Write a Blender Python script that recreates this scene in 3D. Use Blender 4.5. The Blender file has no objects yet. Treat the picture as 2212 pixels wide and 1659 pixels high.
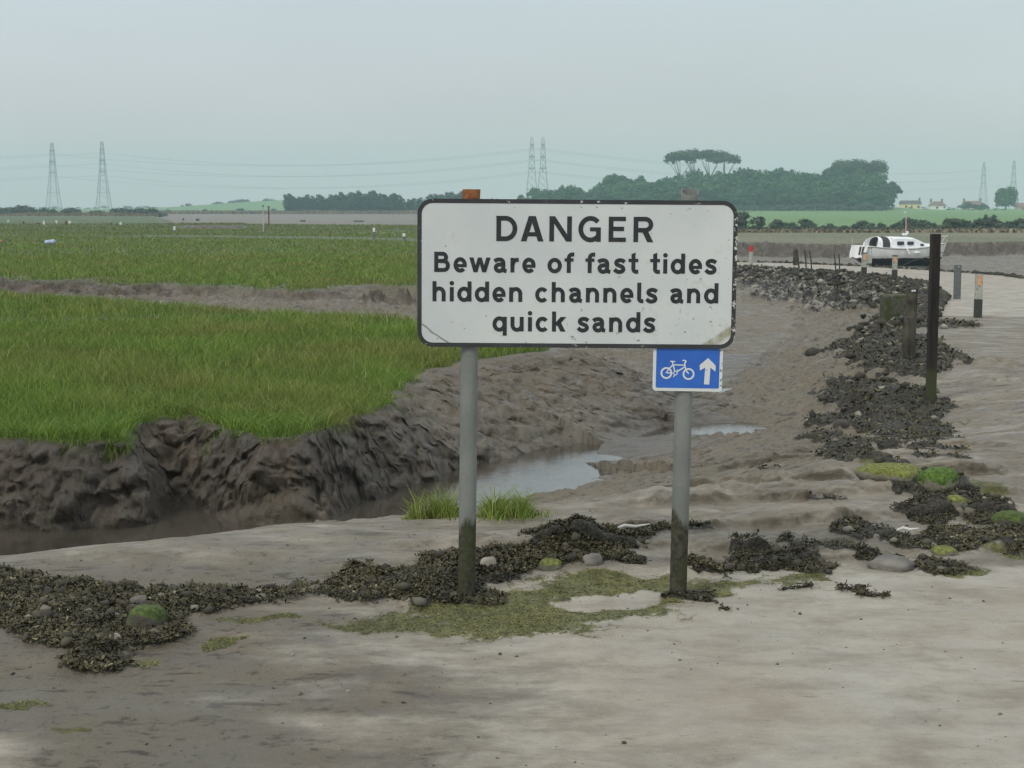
import bpy, math, random
import numpy as np
from mathutils import Vector, Matrix
S = bpy.context.scene
COL = S.collection
random.seed(4)
RG = np.random.default_rng(7)

# ------------------------------------------------------------------ camera, world, sun, exposure
CAMZ = 2.0
F = 3400.0            # focal length measured in the 2212 px wide working picture
CX, CY = 1106.0, 829.5
PITCH = math.atan((CY - 450.0) / F)
cam = bpy.data.objects.new('camera', bpy.data.cameras.new('camera'))
COL.objects.link(cam)
cam.location = (0, 0, CAMZ)
cam.rotation_euler = (math.pi / 2 - PITCH, 0, 0)
cam.data.sensor_width = 36.0
cam.data.lens = 36.0 * F / 2212.0
cam.data.clip_start = 0.1
cam.data.clip_end = 20000
cam.data.dof.use_dof = True
cam.data.dof.focus_distance = 9.5
cam.data.dof.aperture_fstop = 13
S.camera = cam

world = bpy.data.worlds.new('World')
S.world = world
world.use_nodes = True
wn, wl = world.node_tree.nodes, world.node_tree.links
wn.clear()
SUN_EL, SUN_AZ = math.radians(42), math.radians(218)     # azimuth clockwise from +Y
sky = wn.new('ShaderNodeTexSky'); sky.sky_type = 'NISHITA'; sky.sun_disc = False
sky.sun_elevation = SUN_EL; sky.sun_rotation = SUN_AZ
sky.air_density = 1.6; sky.dust_density = 4.0
sc = wn.new('ShaderNodeVectorMath'); sc.operation = 'SCALE'; sc.inputs['Scale'].default_value = 0.10
wl.new(sky.outputs[0], sc.inputs[0])
tc = wn.new('ShaderNodeTexCoord'); sp = wn.new('ShaderNodeSeparateXYZ')
wl.new(tc.outputs['Generated'], sp.inputs[0])
rp = wn.new('ShaderNodeValToRGB')           # overcast luminance: brighter towards the zenith
wl.new(sp.outputs['Z'], rp.inputs[0])
e = rp.color_ramp.elements
e[0].position = 0.0; e[0].color = (0.70, 0.65, 0.625, 1)
e[1].position = 1.0; e[1].color = (1.12, 1.18, 1.24, 1)
q = e.new(0.13); q.color = (0.635, 0.71, 0.755, 1)
q = e.new(0.45); q.color = (0.84, 0.91, 0.97, 1)
nz = wn.new('ShaderNodeTexNoise'); nz.inputs['Scale'].default_value = 2.2; nz.inputs['Detail'].default_value = 4
mp = wn.new('ShaderNodeMapping'); mp.inputs['Scale'].default_value = (1, 1, 3.5)
wl.new(tc.outputs['Generated'], mp.inputs[0]); wl.new(mp.outputs[0], nz.inputs['Vector'])
mr = wn.new('ShaderNodeMapRange'); mr.inputs['From Min'].default_value = .3; mr.inputs['From Max'].default_value = .7
mr.inputs['To Min'].default_value = .93; mr.inputs['To Max'].default_value = 1.06
wl.new(nz.outputs[0], mr.inputs[0])
cl = wn.new('ShaderNodeVectorMath'); cl.operation = 'SCALE'
wl.new(rp.outputs[0], cl.inputs[0]); wl.new(mr.outputs[0], cl.inputs['Scale'])
mx = wn.new('ShaderNodeMix'); mx.data_type = 'RGBA'; mx.inputs[0].default_value = 0.9
wl.new(sc.outputs[0], mx.inputs[6]); wl.new(cl.outputs[0], mx.inputs[7])
bg = wn.new('ShaderNodeBackground'); bg.inputs['Strength'].default_value = 1.0
wl.new(mx.outputs[2], bg.inputs[0])
wo = wn.new('ShaderNodeOutputWorld'); wl.new(bg.outputs[0], wo.inputs[0])

sun = bpy.data.objects.new('sun', bpy.data.lights.new('sun', 'SUN'))
COL.objects.link(sun)
sun.data.energy = 1.3; sun.data.angle = math.radians(12); sun.data.color = (1.0, 0.95, 0.87)
_d = Vector((math.sin(SUN_AZ) * math.cos(SUN_EL), math.cos(SUN_AZ) * math.cos(SUN_EL), math.sin(SUN_EL)))
sun.rotation_euler = _d.to_track_quat('Z', 'Y').to_euler()
S.view_settings.view_transform = 'Standard'
S.view_settings.look = 'None'
S.view_settings.exposure = 0.0
S.view_settings.gamma = 1.0
S.cycles.volume_bounces = 1
S.cycles.filter_width = 1.4

# ------------------------------------------------------------------ helpers
cp, sp_ = math.cos(PITCH), math.sin(PITCH)
def ray(px, py):
    a = (px - CX) / F; b = (CY - py) / F
    return (a, cp + b * sp_, -sp_ + b * cp)       # forward is +Y
def P(px, py, z=0.0):
    """ground point of height z seen at working-picture pixel px, py"""
    x, y, w = ray(px, py); t = (z - CAMZ) / w
    return (x * t, y * t)
def Q(px, py, Y):
    """point at distance Y seen at pixel"""
    x, y, w = ray(px, py); t = Y / y
    return Vector((x * t, Y, CAMZ + w * t))
def PP(lst, z=0.0): return np.array([P(a, b, z) for a, b in lst])

def perm(seed):
    r = np.random.default_rng(seed); p = r.permutation(256); return np.concatenate([p, p, p]).astype(np.int64)
_P = perm(3)
_G = np.random.default_rng(5).normal(size=(256, 3)); _G /= np.linalg.norm(_G, axis=1)[:, None]
def n3(x, y, z=0.0):
    x = np.asarray(x, float); y = np.asarray(y, float); z = np.broadcast_to(np.asarray(z, float), x.shape)
    xi = np.floor(x).astype(np.int64); yi = np.floor(y).astype(np.int64); zi = np.floor(z).astype(np.int64)
    xf, yf, zf = x - xi, y - yi, z - zi
    u = xf * xf * xf * (xf * (xf * 6 - 15) + 10); v = yf * yf * yf * (yf * (yf * 6 - 15) + 10); w = zf * zf * (3 - 2 * zf)
    xi &= 255; yi &= 255; zi &= 255
    def g(a, b, c):
        h = _P[_P[_P[(xi + a) & 255] + ((yi + b) & 255)] + ((zi + c) & 255)]
        G = _G[h]; return G[..., 0] * (xf - a) + G[..., 1] * (yf - b) + G[..., 2] * (zf - c)
    def L(a, b, t): return a + (b - a) * t
    flat = np.all(z == 0)
    r0 = L(L(g(0, 0, 0), g(1, 0, 0), u), L(g(0, 1, 0), g(1, 1, 0), u), v)
    if flat: return r0 * 1.6
    r1 = L(L(g(0, 0, 1), g(1, 0, 1), u), L(g(0, 1, 1), g(1, 1, 1), u), v)
    return L(r0, r1, w) * 1.6
def fbm(x, y, z=0.0, o=4, g=.5, ridge=False):
    a, s, r = 1.0, 0.0, 0.0
    for i in range(o):
        n = n3(x * 2 ** i + 17.3 * i, y * 2 ** i - 9.1 * i, z if np.isscalar(z) and z == 0 else z * 2 ** i)
        if ridge: n = 1 - 2 * np.abs(n)
        r = r + a * n; s += a; a *= g
    return r / s
def worley(x, y, z=None):
    x = np.asarray(x, float); y = np.asarray(y, float)
    xi = np.floor(x).astype(np.int64); yi = np.floor(y).astype(np.int64); zi = None if z is None else np.floor(z).astype(np.int64)
    f1 = np.full(x.shape, 9.0); f2 = np.full(x.shape, 9.0)
    for a in (-1, 0, 1):
        for b in (-1, 0, 1):
            for c in ((0,) if z is None else (-1, 0, 1)):
                h = _P[_P[(xi + a) & 255] + ((yi + b) & 255)]
                if z is not None: h = _P[h + ((zi + c) & 255)]
                px_ = xi + a + (_P[h + 11] / 255.0); py_ = yi + b + (_P[h + 71] / 255.0)
                d = (x - px_) ** 2 + (y - py_) ** 2
                if z is not None: d = d + (z - (zi + c + _P[h + 131] / 255.0)) ** 2
                f2 = np.where(d < f1, f1, np.minimum(f2, d)); f1 = np.minimum(f1, d)
    return np.sqrt(f1), np.sqrt(f2)
def sst(a, b, x):
    t = np.clip((x - a) / (b - a), 0, 1); return t * t * (3 - 2 * t)
def segdist(x, y, pts, vals=None, closed=False):
    """distance to polyline, value interpolated along it, signed side"""
    n = len(pts); best = np.full(x.shape, 1e18); val = np.zeros(x.shape); side = np.zeros(x.shape)
    for i in range(n if closed else n - 1):
        ax, ay = pts[i][:2]; bx, by = pts[(i + 1) % n][:2]
        dx, dy = bx - ax, by - ay; L2 = dx * dx + dy * dy + 1e-12
        t = np.clip(((x - ax) * dx + (y - ay) * dy) / L2, 0, 1)
        ex, ey = x - ax - t * dx, y - ay - t * dy; d = ex * ex + ey * ey
        m = d < best; best = np.where(m, d, best)
        if vals is not None: val = np.where(m, vals[i] + (vals[(i + 1) % n] - vals[i]) * t, val)
        side = np.where(m, dx * (y - ay) - dy * (x - ax), side)
    return np.sqrt(best), val, side
def sdpoly(x, y, pts):
    d, _, _ = segdist(x, y, pts, closed=True)
    ins = np.zeros(x.shape, bool); n = len(pts)
    for i in range(n):
        ax, ay = pts[i][:2]; bx, by = pts[(i + 1) % n][:2]
        c = (ay > y) != (by > y)
        ins ^= c & (x < (bx - ax) * (y - ay) / ((by - ay) + 1e-12) + ax)
    return np.where(ins, d, -d)

# ------------------------------------------------------------------ plan of the place (metres)
MZ = 0.15
marsh_near = PP([(-900, 960), (-300, 955), (0, 948), (120, 955), (250, 950), (285, 925), (330, 903), (420, 902), (500, 925), (570, 948), (640, 945), (690, 925), (760, 895),
                 (845, 868), (858, 835), (930, 800), (1010, 782), (1110, 770), (1205, 757), (1195, 748), (1100, 735), (1000, 712), (900, 692), (740, 684),
                 (600, 678), (430, 666), (300, 655), (130, 644), (0, 634), (-400, 630), (-1500, 628)], MZ)
marsh_far = np.array([P(*p, MZ) for p in [(-1600, 600), (-500, 598), (0, 600), (110, 606), (200, 603), (330, 612), (430, 618), (560, 622), (700, 626), (800, 620), (900, 622), (1010, 606), (1120, 590), (1250, 572), (1360, 560), (1380, 540)]]
                     + [P(1250, 500, MZ), P(1000, 487, MZ), P(700, 485, MZ), P(360, 484, MZ), P(348, 472, MZ), P(330, 466.5, MZ), P(-200, 466, MZ), P(-1800, 466, MZ)])
far_land = np.array([P(1100, 532, -.9), P(1350, 528, -.85), P(1590, 522, -.75), P(1720, 524, -.75), P(1850, 526, -.75), P(2000, 524, -.75), P(2212, 520, -.75), P(3000, 512, -.75), (1500, 500), (6000, 6000), (-6000, 6000), (-3000, 800), (-600, 690),
                     P(345, 464.5, -.6), P(700, 465.5, -.6), P(900, 467, -.6), P(1000, 470, -.6), P(1060, 480, -.7), P(1080, 510, -.8)])
_ch = [(-700, 1200, -.62), (-200, 1200, -.62), (0, 1192, -.62), (150, 1172, -.62), (300, 1150, -.62), (480, 1132, -.62), (700, 1112, -.60), (870, 1090, -.60), (1000, 1062, -.61), (1120, 1030, -.62), (1230, 1002, -.62),
       (1300, 985, -.50), (1390, 962, -.44), (1410, 928, -.58), (1515, 938, -.58), (1490, 908, -.50), (1440, 886, -.59), (1440, 870, -.56), (1500, 820, -.66), (1560, 775, -.75), (1610, 720, -.86), (1650, 670, -.96), (1640, 630, -1.03), (1560, 605, -1.05)]
chan = np.array([P(a, b, c) for a, b, c in _ch]); chan_z = np.array([c[2] for c in _ch])
creek = PP([(-1500, 618), (-300, 618), (0, 622), (300, 632), (600, 643), (900, 648), (1150, 655), (1400, 660), (1620, 665)], -.25)
creek_z = np.array([-.12, -.12, -.12, -.10, -.05, -.03, -.15, -.6, -.95])
_cw = [(2330, 1400, 0), (2330, 1100, 0), (2295, 850, -.02), (2262, 700, -.25), (2230, 645, -.4), (2160, 616, -.45), (2040, 597.5, -.5), (1900, 586.5, -.53), (1760, 578, -.57), (1640, 572, -.6), (1500, 569, -.62), (1300, 566, -.62), (1150, 556, -.55),
       (1020, 535, -.1), (880, 521, .1), (620, 515, .1), (300, 512, .1)]
cway = np.array([P(a, b, c) for a, b, c in _cw]); cway_z = np.array([c[2] for c in _cw])

def poly_mask(x, y, px, z=0.0, soft=.06):
    return sst(-soft, soft, sdpoly(x, y, PP(px, z)) )
W1 = [(-300, 1240), (-60, 1236), (60, 1232), (130, 1255), (260, 1266), (400, 1270), (560, 1264), (700, 1250), (800, 1222), (880, 1236), (960, 1212), (1040, 1202), (1130, 1200), (1190, 1162), (1230, 1152), (1275, 1172), (1330, 1165), (1420, 1163),
      (1400, 1185), (1350, 1205), (1370, 1225), (1290, 1232), (1200, 1226), (1140, 1242), (1075, 1262), (1095, 1285), (1040, 1302), (920, 1305), (850, 1286), (700, 1298), (560, 1300), (470, 1322), (400, 1342), (375, 1392), (290, 1398), (300, 1436), (180, 1448), (120, 1405), (0, 1362), (-300, 1360)]
WB = [(1640, 1213, 66, 24), (1740, 1213, 46, 20), (1530, 1230, 60, 12), (1850, 1160, 60, 13), (1950, 1172, 50, 16), (2060, 1165, 60, 18), (2160, 1170, 90, 22), (1900, 1205, 60, 10), (2040, 1225, 66, 14), (1440, 1165, 90, 7),
      (1832, 985, 56, 36), (1812, 915, 50, 30), (1850, 862, 80, 30), (1930, 880, 90, 18), (1880, 822, 90, 36), (1920, 775, 75, 36), (1950, 740, 50, 24), (2000, 905, 60, 9), (1960, 940, 60, 6), (2030, 1000, 60, 10), (1930, 965, 60, 5),
      (1940, 1055, 66, 22), (2050, 1085, 80, 26), (2120, 1105, 70, 30), (1995, 1112, 60, 16), (1990, 703, 130, 8), (1840, 722, 90, 9), (1000, 1297, 90, 12), (1495, 1293, 58, 8), (1720, 1268, 30, 4), (1860, 1275, 60, 4), (1570, 1322, 14, 3),
      (1060, 1295, 36, 12), (200, 1440, 70, 12), (1500, 1225, 30, 10), (1660, 1010, 40, 4), (1700, 1180, 30, 6), (1350, 1170, 60, 14), (2050, 950, 40, 5), (1990, 655, 60, 10), (1900, 690, 70, 8), (2000, 765, 36, 30), (1965, 830, 60, 28), (1995, 862, 50, 12), (1900, 932, 80, 10), (1870, 955, 60, 9), (1960, 905, 80, 10), (2000, 978, 70, 7), (1900, 1012, 50, 7), (1990, 925, 60, 7), (1780, 1100, 40, 5), (1930, 800, 60, 20), (2120, 1150, 90, 10), (1800, 1190, 90, 8)]
def weed_mask(x, y):
    q1 = fbm(x * 2.7, y * 2.7, 0, 4); q2 = fbm(x * 2.7 + 31, y * 2.7 + 7, 0, 4)
    x = x + .16 * q1 * np.clip(y / 9, 1, 3); y = y + .30 * q2 * np.clip(y / 9, 1, 3)
    m = poly_mask(x, y, W1, 0, .09)
    for cx_, cy_, rx, ry in WB:
        z = 0.0 if cy_ > 1100 else (-.05 if cy_ > 800 else -.2)
        c = P(cx_, cy_, z); a = abs(P(cx_ + rx, cy_, z)[0] - c[0]); b = abs(P(cx_, cy_ - ry, z)[1] - P(cx_, cy_ + ry, z)[1]) / 2
        m = np.maximum(m, sst(1.25, .8, np.sqrt(((x - c[0]) / a) ** 2 + ((y - c[1]) / b) ** 2)))
    n = fbm(x * 4.1, y * 4.1, 0, 5, .65)
    return np.clip(sst(.25, .8, m + n * 1.1 - .12), 0, 1) * (m > .02)
AL = [(700, 1352), (820, 1312), (1000, 1302), (1080, 1272), (1130, 1250), (1300, 1240), (1600, 1243), (1790, 1238), (1770, 1250), (1620, 1266), (1550, 1302), (1350, 1348), (1150, 1386), (900, 1372)]
AB = [(490, 1390, 50, 8), (340, 1415, 44, 9), (2060, 885, 50, 6), (1920, 1015, 80, 10), (2110, 1062, 80, 14), (2150, 1130, 70, 18), (2080, 1232, 50, 9), (1760, 1245, 60, 7), (560, 1335, 100, 12), (130, 1570, 50, 14), (2190, 1190, 60, 16), (60, 1530, 40, 6), (1920, 812, 30, 10), (2150, 1060, 60, 10)]
def algae_mask(x, y):
    q1 = fbm(x * 2.1 + 3, y * 2.1, 0, 4); q2 = fbm(x * 2.1 + 51, y * 2.1 + 7, 0, 4)
    x = x + .22 * q1; y = y + .30 * q2
    m = poly_mask(x, y, AL, 0, .30)
    hole = PP([(1210, 1290), (1300, 1280), (1440, 1283), (1450, 1296), (1330, 1304), (1220, 1304)])
    m = m * (1 - sst(-.12, .05, sdpoly(x, y, hole)))
    for cx_, cy_, rx, ry in AB:
        c = P(cx_, cy_); a = abs(P(cx_ + rx, cy_)[0] - c[0]); b = abs(P(cx_, cy_ - ry)[1] - P(cx_, cy_ + ry)[1]) / 2
        m = np.maximum(m, .8 * sst(1.3, .6, np.sqrt(((x - c[0]) / a) ** 2 + ((y - c[1]) / b) ** 2)))
    n = fbm(x * 3.3 + 5, y * 3.3, 0, 5, .65)
    return np.clip(sst(.25, 1.0, m + n * 1.0), 0, 1) * (m > .02)

def fields(x, y, full=True):
    """terrain height and masks at plan points"""
    D = y
    r = {}
    wx = x + .16 * fbm(x * 1.3, y * 1.3, 0, 3) * np.clip(D / 14, .5, 6); wy = y + .22 * fbm(x * 1.3 + 40, y * 1.3, 0, 3) * np.clip(D / 14, .5, 6)
    # low ground
    plat = np.interp(D, [0, 16, 22, 33, 55, 75, 100], [0, -.02, -.12, -.3, -.55, -.62, -.62]); plat = plat + (.02 - plat) * sst(-1, -5, x) * (D < 60)
    dc, zc, side = segdist(x, y, cway, cway_z)
    dch, bed, sch = segdist(wx, wy, chan, chan_z)
    near = np.interp(D, [10, 13, 16, 18, 22, 30, 50, 70], [3.3, 3.7, 4.6, 3.9, 4.2, 6, 11, 14])
    t = dch / near
    z = bed + (plat - bed) * (sst(.05, 1.0, t) * .35 + .65 * np.clip((t - .05) / .95, 0, 1))
    dk, kz, _ = segdist(wx, wy, creek, creek_z)
    z2 = kz + (plat - kz) * sst(0, 1, dk / 14)
    z = np.where((D > 24), np.minimum(z, np.where(dk < 14, z2, z)), z)
    # river side of the causeway
    outer = (side < 0) & (D > 28)
    rz = -1.0 - .9 * sst(4, 24, dc)
    z = np.where(outer, rz, z)
    z = np.where((D > 90) & ~outer, np.minimum(z, -.9), z)
    z = np.where(D > 230, -.9, z)
    # mud relief
    n1 = fbm(x * .55, y * .7, 0, 4); n2 = fbm(x * 2.2, y * 2.6, 0, 4); n5 = fbm(x * 9, y * 9, 0, 3)
    ch_w = sst(2.8, .8, dch / np.maximum(near / 3, .8)) * (D < 80)
    bil = np.abs(fbm(x * 3.4 + 3, y * 3.9, 0, 4, .55)); pits = sst(.30, .62, fbm(x * 4.2 - 8, y * 6.5, 0, 3))
    z = z + n1 * .05 * np.clip((D - 8.6) / 4, 0, 1) * np.clip(D / 20, .6, 2.5) * np.where(t < .15, .4, 1)
    slope_zone = np.clip((D - 9) / 1.5, 0, 1) * (D < 120) * (.12 + .88 * sst(.9, 2.3, dc))
    z = z + (bil - .2) * .11 * slope_zone * np.clip(D / 16, .25, 2.2) * sst(9.5, 12.5, D) * np.where(t < .12, .25, 1) * (D < 90) - pits * .055 * slope_zone * (D < 50) * sst(10, 13, D) - pits * .015 * slope_zone * (D < 14)
    z = z + n2 * .022 * slope_zone * np.clip(D / 20, .8, 2.5) * np.where(t < .15, .5, 1)
    # flow ribs running down towards the channel
    ribs = fbm(x * 1.1 + .5 * y, y * 3.4 - x * 1.2, 0, 3, ridge=True)
    z = z + ribs * (.03 + .05 * sst(16, 24, D)) * slope_zone * sst(.12, .4, t) * sst(1.2, .8, t) * (D > 14) * (D < 80)
    # rounded terraces in front of the channel
    ty = D + .25 * np.sin(x * 1.1 + 1) + .5 * n1 + .18 * n2 - .05 * x
    terr = np.zeros(x.shape)
    for y0, hgt, xa, xb in ((9.75, .085, -.1, 3.2), (10.55, .09, .3, 3.4), (11.45, .09, .7, 3.6), (9.15, .06, -1.0, 2.2), (12.9, .06, .9, 4), (8.75, .04, .1, 3.2)):
        env = sst(xa, xa + .8, x) * sst(xb + .6, xb - .2, x)
        u = (ty - y0)
        terr += env * hgt * (sst(0, .10, u) * sst(.95, .2, u)) * np.clip(.75 + 1.2 * n2, .15, 1.4)
    z = z + terr
    # long mud hump on the left of the posts
    hump = sst(8.45, 8.9, ty) * sst(10.2, 9.2, ty) * sst(1.6, -.2, x) * sst(-4, -1.6, x)
    z = z + hump * .05
    # front road
    z = z + .007 * fbm(x * 7, y * 7, 0, 4, .6) + .012 * fbm(x * 1.4, y * 1.4, 0, 2)
    lf = sst(-.9, -2.6, x + (y - 6) * .35) * sst(8.2, 7.0, y)
    z = z + lf * (.05 * fbm(x * 1.7, y * 3, 0, 3) + .015 * n5)
    # causeway
    hw = np.where(D < 40, 2.0, 2.1)
    cm = sst(3.9 + .6 * n2, 2.2, dc) * sst(19, 27, D)
    z = np.maximum(z, z * (1 - cm) + (zc + .02) * cm)
    rub = cm * sst(2.0, 2.6, dc) * (D > 30)
    for lx, ly, lz, ra, rb2 in ((1775, 632, -.75, 2.2, 4.5), (1850, 648, -.6, 1.6, 2.6), (1700, 612, -.85, 2.0, 3.5)):
        c_ = P(lx, ly, lz); lump = sst(1.3, .45, np.sqrt(((x - c_[0]) / ra) ** 2 + ((y - c_[1]) / rb2) ** 2) - .5 * n2)
        z = z + lump * (.12 + .30 * np.abs(n2)); rub = np.maximum(rub, lump * .9)
    z = z + rub * (.03 + .12 * np.abs(n2) + .08 * n5)
    # marshes
    sdn = sdpoly(wx, wy, marsh_near)
    jag = .10 * fbm(x * 3.3, y * 3.3, 0, 3) * np.clip(D / 13, 1, 4)
    sdn = sdn + jag
    wc = np.interp(D, [13.2, 15, 17, 19, 26], [.34, .8, 2.3, 3.0, 1.0])
    mzn = MZ + .03 * n1 + .02 * n2
    tt = np.clip((sdn + wc) / wc, 0, 1)
    prof = np.where(wc < .7, tt ** .75, tt ** 1.15)
    z = np.where(sdn > -wc, np.maximum(z, z + (mzn - z) * prof), z)
    cliff = (tt > 0) & (tt < 1)
    nw = fbm(x * .22 + 5, y * .3, 0, 3)
    sdf = sdpoly(x + 1.6 * n1 + .7 * n2, y + 2.2 * n1 + .9 * n2 + 2.6 * nw, marsh_far) + .3 * n2
    wf = np.interp(D, [30, 60, 200], [.7, 1.2, 3])
    tf = np.clip((sdf + wf) / wf, 0, 1)
    mzf = MZ + .03 * n1 + .04 * n2 * (D < 80) + .12 * fbm(x * .06, y * .06, 0, 2) * (D > 60)
    z = np.where(sdf > -wf, np.maximum(z, z + (mzf - z) * tf), z)
    # black hollow in the far marsh
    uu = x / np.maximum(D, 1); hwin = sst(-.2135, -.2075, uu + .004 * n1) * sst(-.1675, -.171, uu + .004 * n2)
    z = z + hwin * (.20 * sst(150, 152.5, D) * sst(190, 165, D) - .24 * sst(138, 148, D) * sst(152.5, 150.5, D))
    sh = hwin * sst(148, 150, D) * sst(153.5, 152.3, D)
    # far land
    sdl = sdpoly(x + 6 * fbm(x * .03, y * .03, 0, 3) + 1.5 * n2, y + 5 * fbm(x * .05 + 9, y * .03, 0, 3) + 3.0 * n1 + 2.0 * fbm(x * .25, y * .2, 0, 3), far_land)
    right = sst(-5, 25, x)
    zl = right * np.interp(D, [130, 190, 300, 450, 700, 850, 1200, 2500, 6000], [-.75, -.8, -.45, .05, .95, 1.25, 1.5, 1.6, 1.6]) + (1 - right) * np.interp(D, [600, 700, 900, 1500, 3000, 6000], [-.6, -.3, .6, 1.3, 1.6, 1.6])
    zl = zl + 6.3 * np.exp(-((x + 175) / 75) ** 2 - ((D - 1230) / 160) ** 2) + 3.5 * np.exp(-((x + 60) / 120) ** 2 - ((D - 1330) / 160) ** 2)
    zl = zl + 9 * np.exp(-((x - 130) / 45) ** 2 - ((D - 800) / 45) ** 2) + 5 * np.exp(-((x - 60) / 40) ** 2 - ((D - 800) / 45) ** 2)
    wl_ = np.interp(D, [130, 700], [3.0, 12])
    tl = np.clip((sdl + wl_) / wl_, 0, 1)
    z = np.where(sdl > -wl_, z + (zl - z) * sst(0, 1, tl), z)
    # broken river banks
    rb = sst(95, 108, D) * sst(150, 140, D) * sst(-14, -2, sdl) * (sdl < -.5)
    z = z + rb * (.15 * np.abs(n2) + .35 * np.clip(n1, 0, 1) + .45 * np.clip(fbm(x * .12, y * .25, 0, 4), 0, 1) * sst(34, 22, x))
    wd = weed_mask(x, y) * (D < 32) if full else 0
    al = algae_mask(x, y) * (D < 32) if full else 0
    if full:
        peak = np.exp(-(((x - P(1230, 1190)[0]) / .16) ** 2 + ((y - P(1230, 1190)[1]) / .22) ** 2)) * .10 + np.exp(-(((x - P(920, 1265)[0]) / .2) ** 2 + ((y - P(920, 1265)[1]) / .2) ** 2)) * .07
        z = z + wd * (.002 + .035 * np.clip(n2 + .2, 0, 1) + .03 * np.clip(n5 + .1, 0, 1)) * np.clip(D / 9, 1, 3) + peak
    grass = np.maximum(np.maximum(sst(0, .12, sdn - .03), sst(-.2, .6, sdf)) * (1 - sh), 0)
    r.update(terr=terr, z=z, sdn=sdn, sdf=sdf, sdl=sdl, cliff=cliff, tt=tt, dc=dc, dch=dch, t=t, cm=cm, rub=rub, wd=wd, al=al, grass=grass, tf=tf, tl=tl, n1=n1, n2=n2, n5=n5, outer=outer, hol=sh)
    return r
def gz(x, y):
    return float(fields(np.array([x * 1.0]), np.array([y * 1.0]))['z'][0])
def gzv(x, y): return fields(np.asarray(x, float), np.asarray(y, float))['z']

# ------------------------------------------------------------------ mesh / material helpers
def np_mesh(name, V, faces=None, loops=None, starts=None, mat=None, parent=None, smooth=False, attrs=None, cols=None, link=True):
    me = bpy.data.meshes.new(name)
    V = np.asarray(V, np.float32)
    me.vertices.add(len(V)); me.vertices.foreach_set('co', V.ravel())
    if faces is not None:
        faces = np.asarray(faces, np.int32); k = faces.shape[1]
        loops = faces.ravel(); starts = np.arange(len(faces), dtype=np.int32) * k
    me.loops.add(len(loops)); me.loops.foreach_set('vertex_index', np.asarray(loops, np.int32))
    me.polygons.add(len(starts)); me.polygons.foreach_set('loop_start', np.asarray(starts, np.int32))
    if smooth: me.polygons.foreach_set('use_smooth', np.ones(len(starts), bool))
    for k, a in (attrs or {}).items():
        at = me.attributes.new(k, 'FLOAT', 'POINT'); at.data.foreach_set('value', np.asarray(a, np.float32))
    for k, a in (cols or {}).items():
        at = me.attributes.new(k, 'FLOAT_COLOR', 'POINT'); at.data.foreach_set('color', np.asarray(a, np.float32).ravel())
    me.update(calc_edges=True)
    if mat: me.materials.append(mat)
    o = bpy.data.objects.new(name, me)
    if link: COL.objects.link(o)
    if parent: o.parent = parent
    return o
def tag(o, label=None, cat=None, group=None, kind=None):
    if label: o['label'] = label
    if cat: o['category'] = cat
    if group: o['group'] = group
    if kind: o['kind'] = kind
    return o
def empty(name, loc, label, cat, group=None, rz=0.0):
    o = bpy.data.objects.new(name, None); COL.objects.link(o); o.location = loc; o.rotation_euler = (0, 0, rz)
    o.empty_display_size = .2
    return tag(o, label, cat, group)
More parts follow.
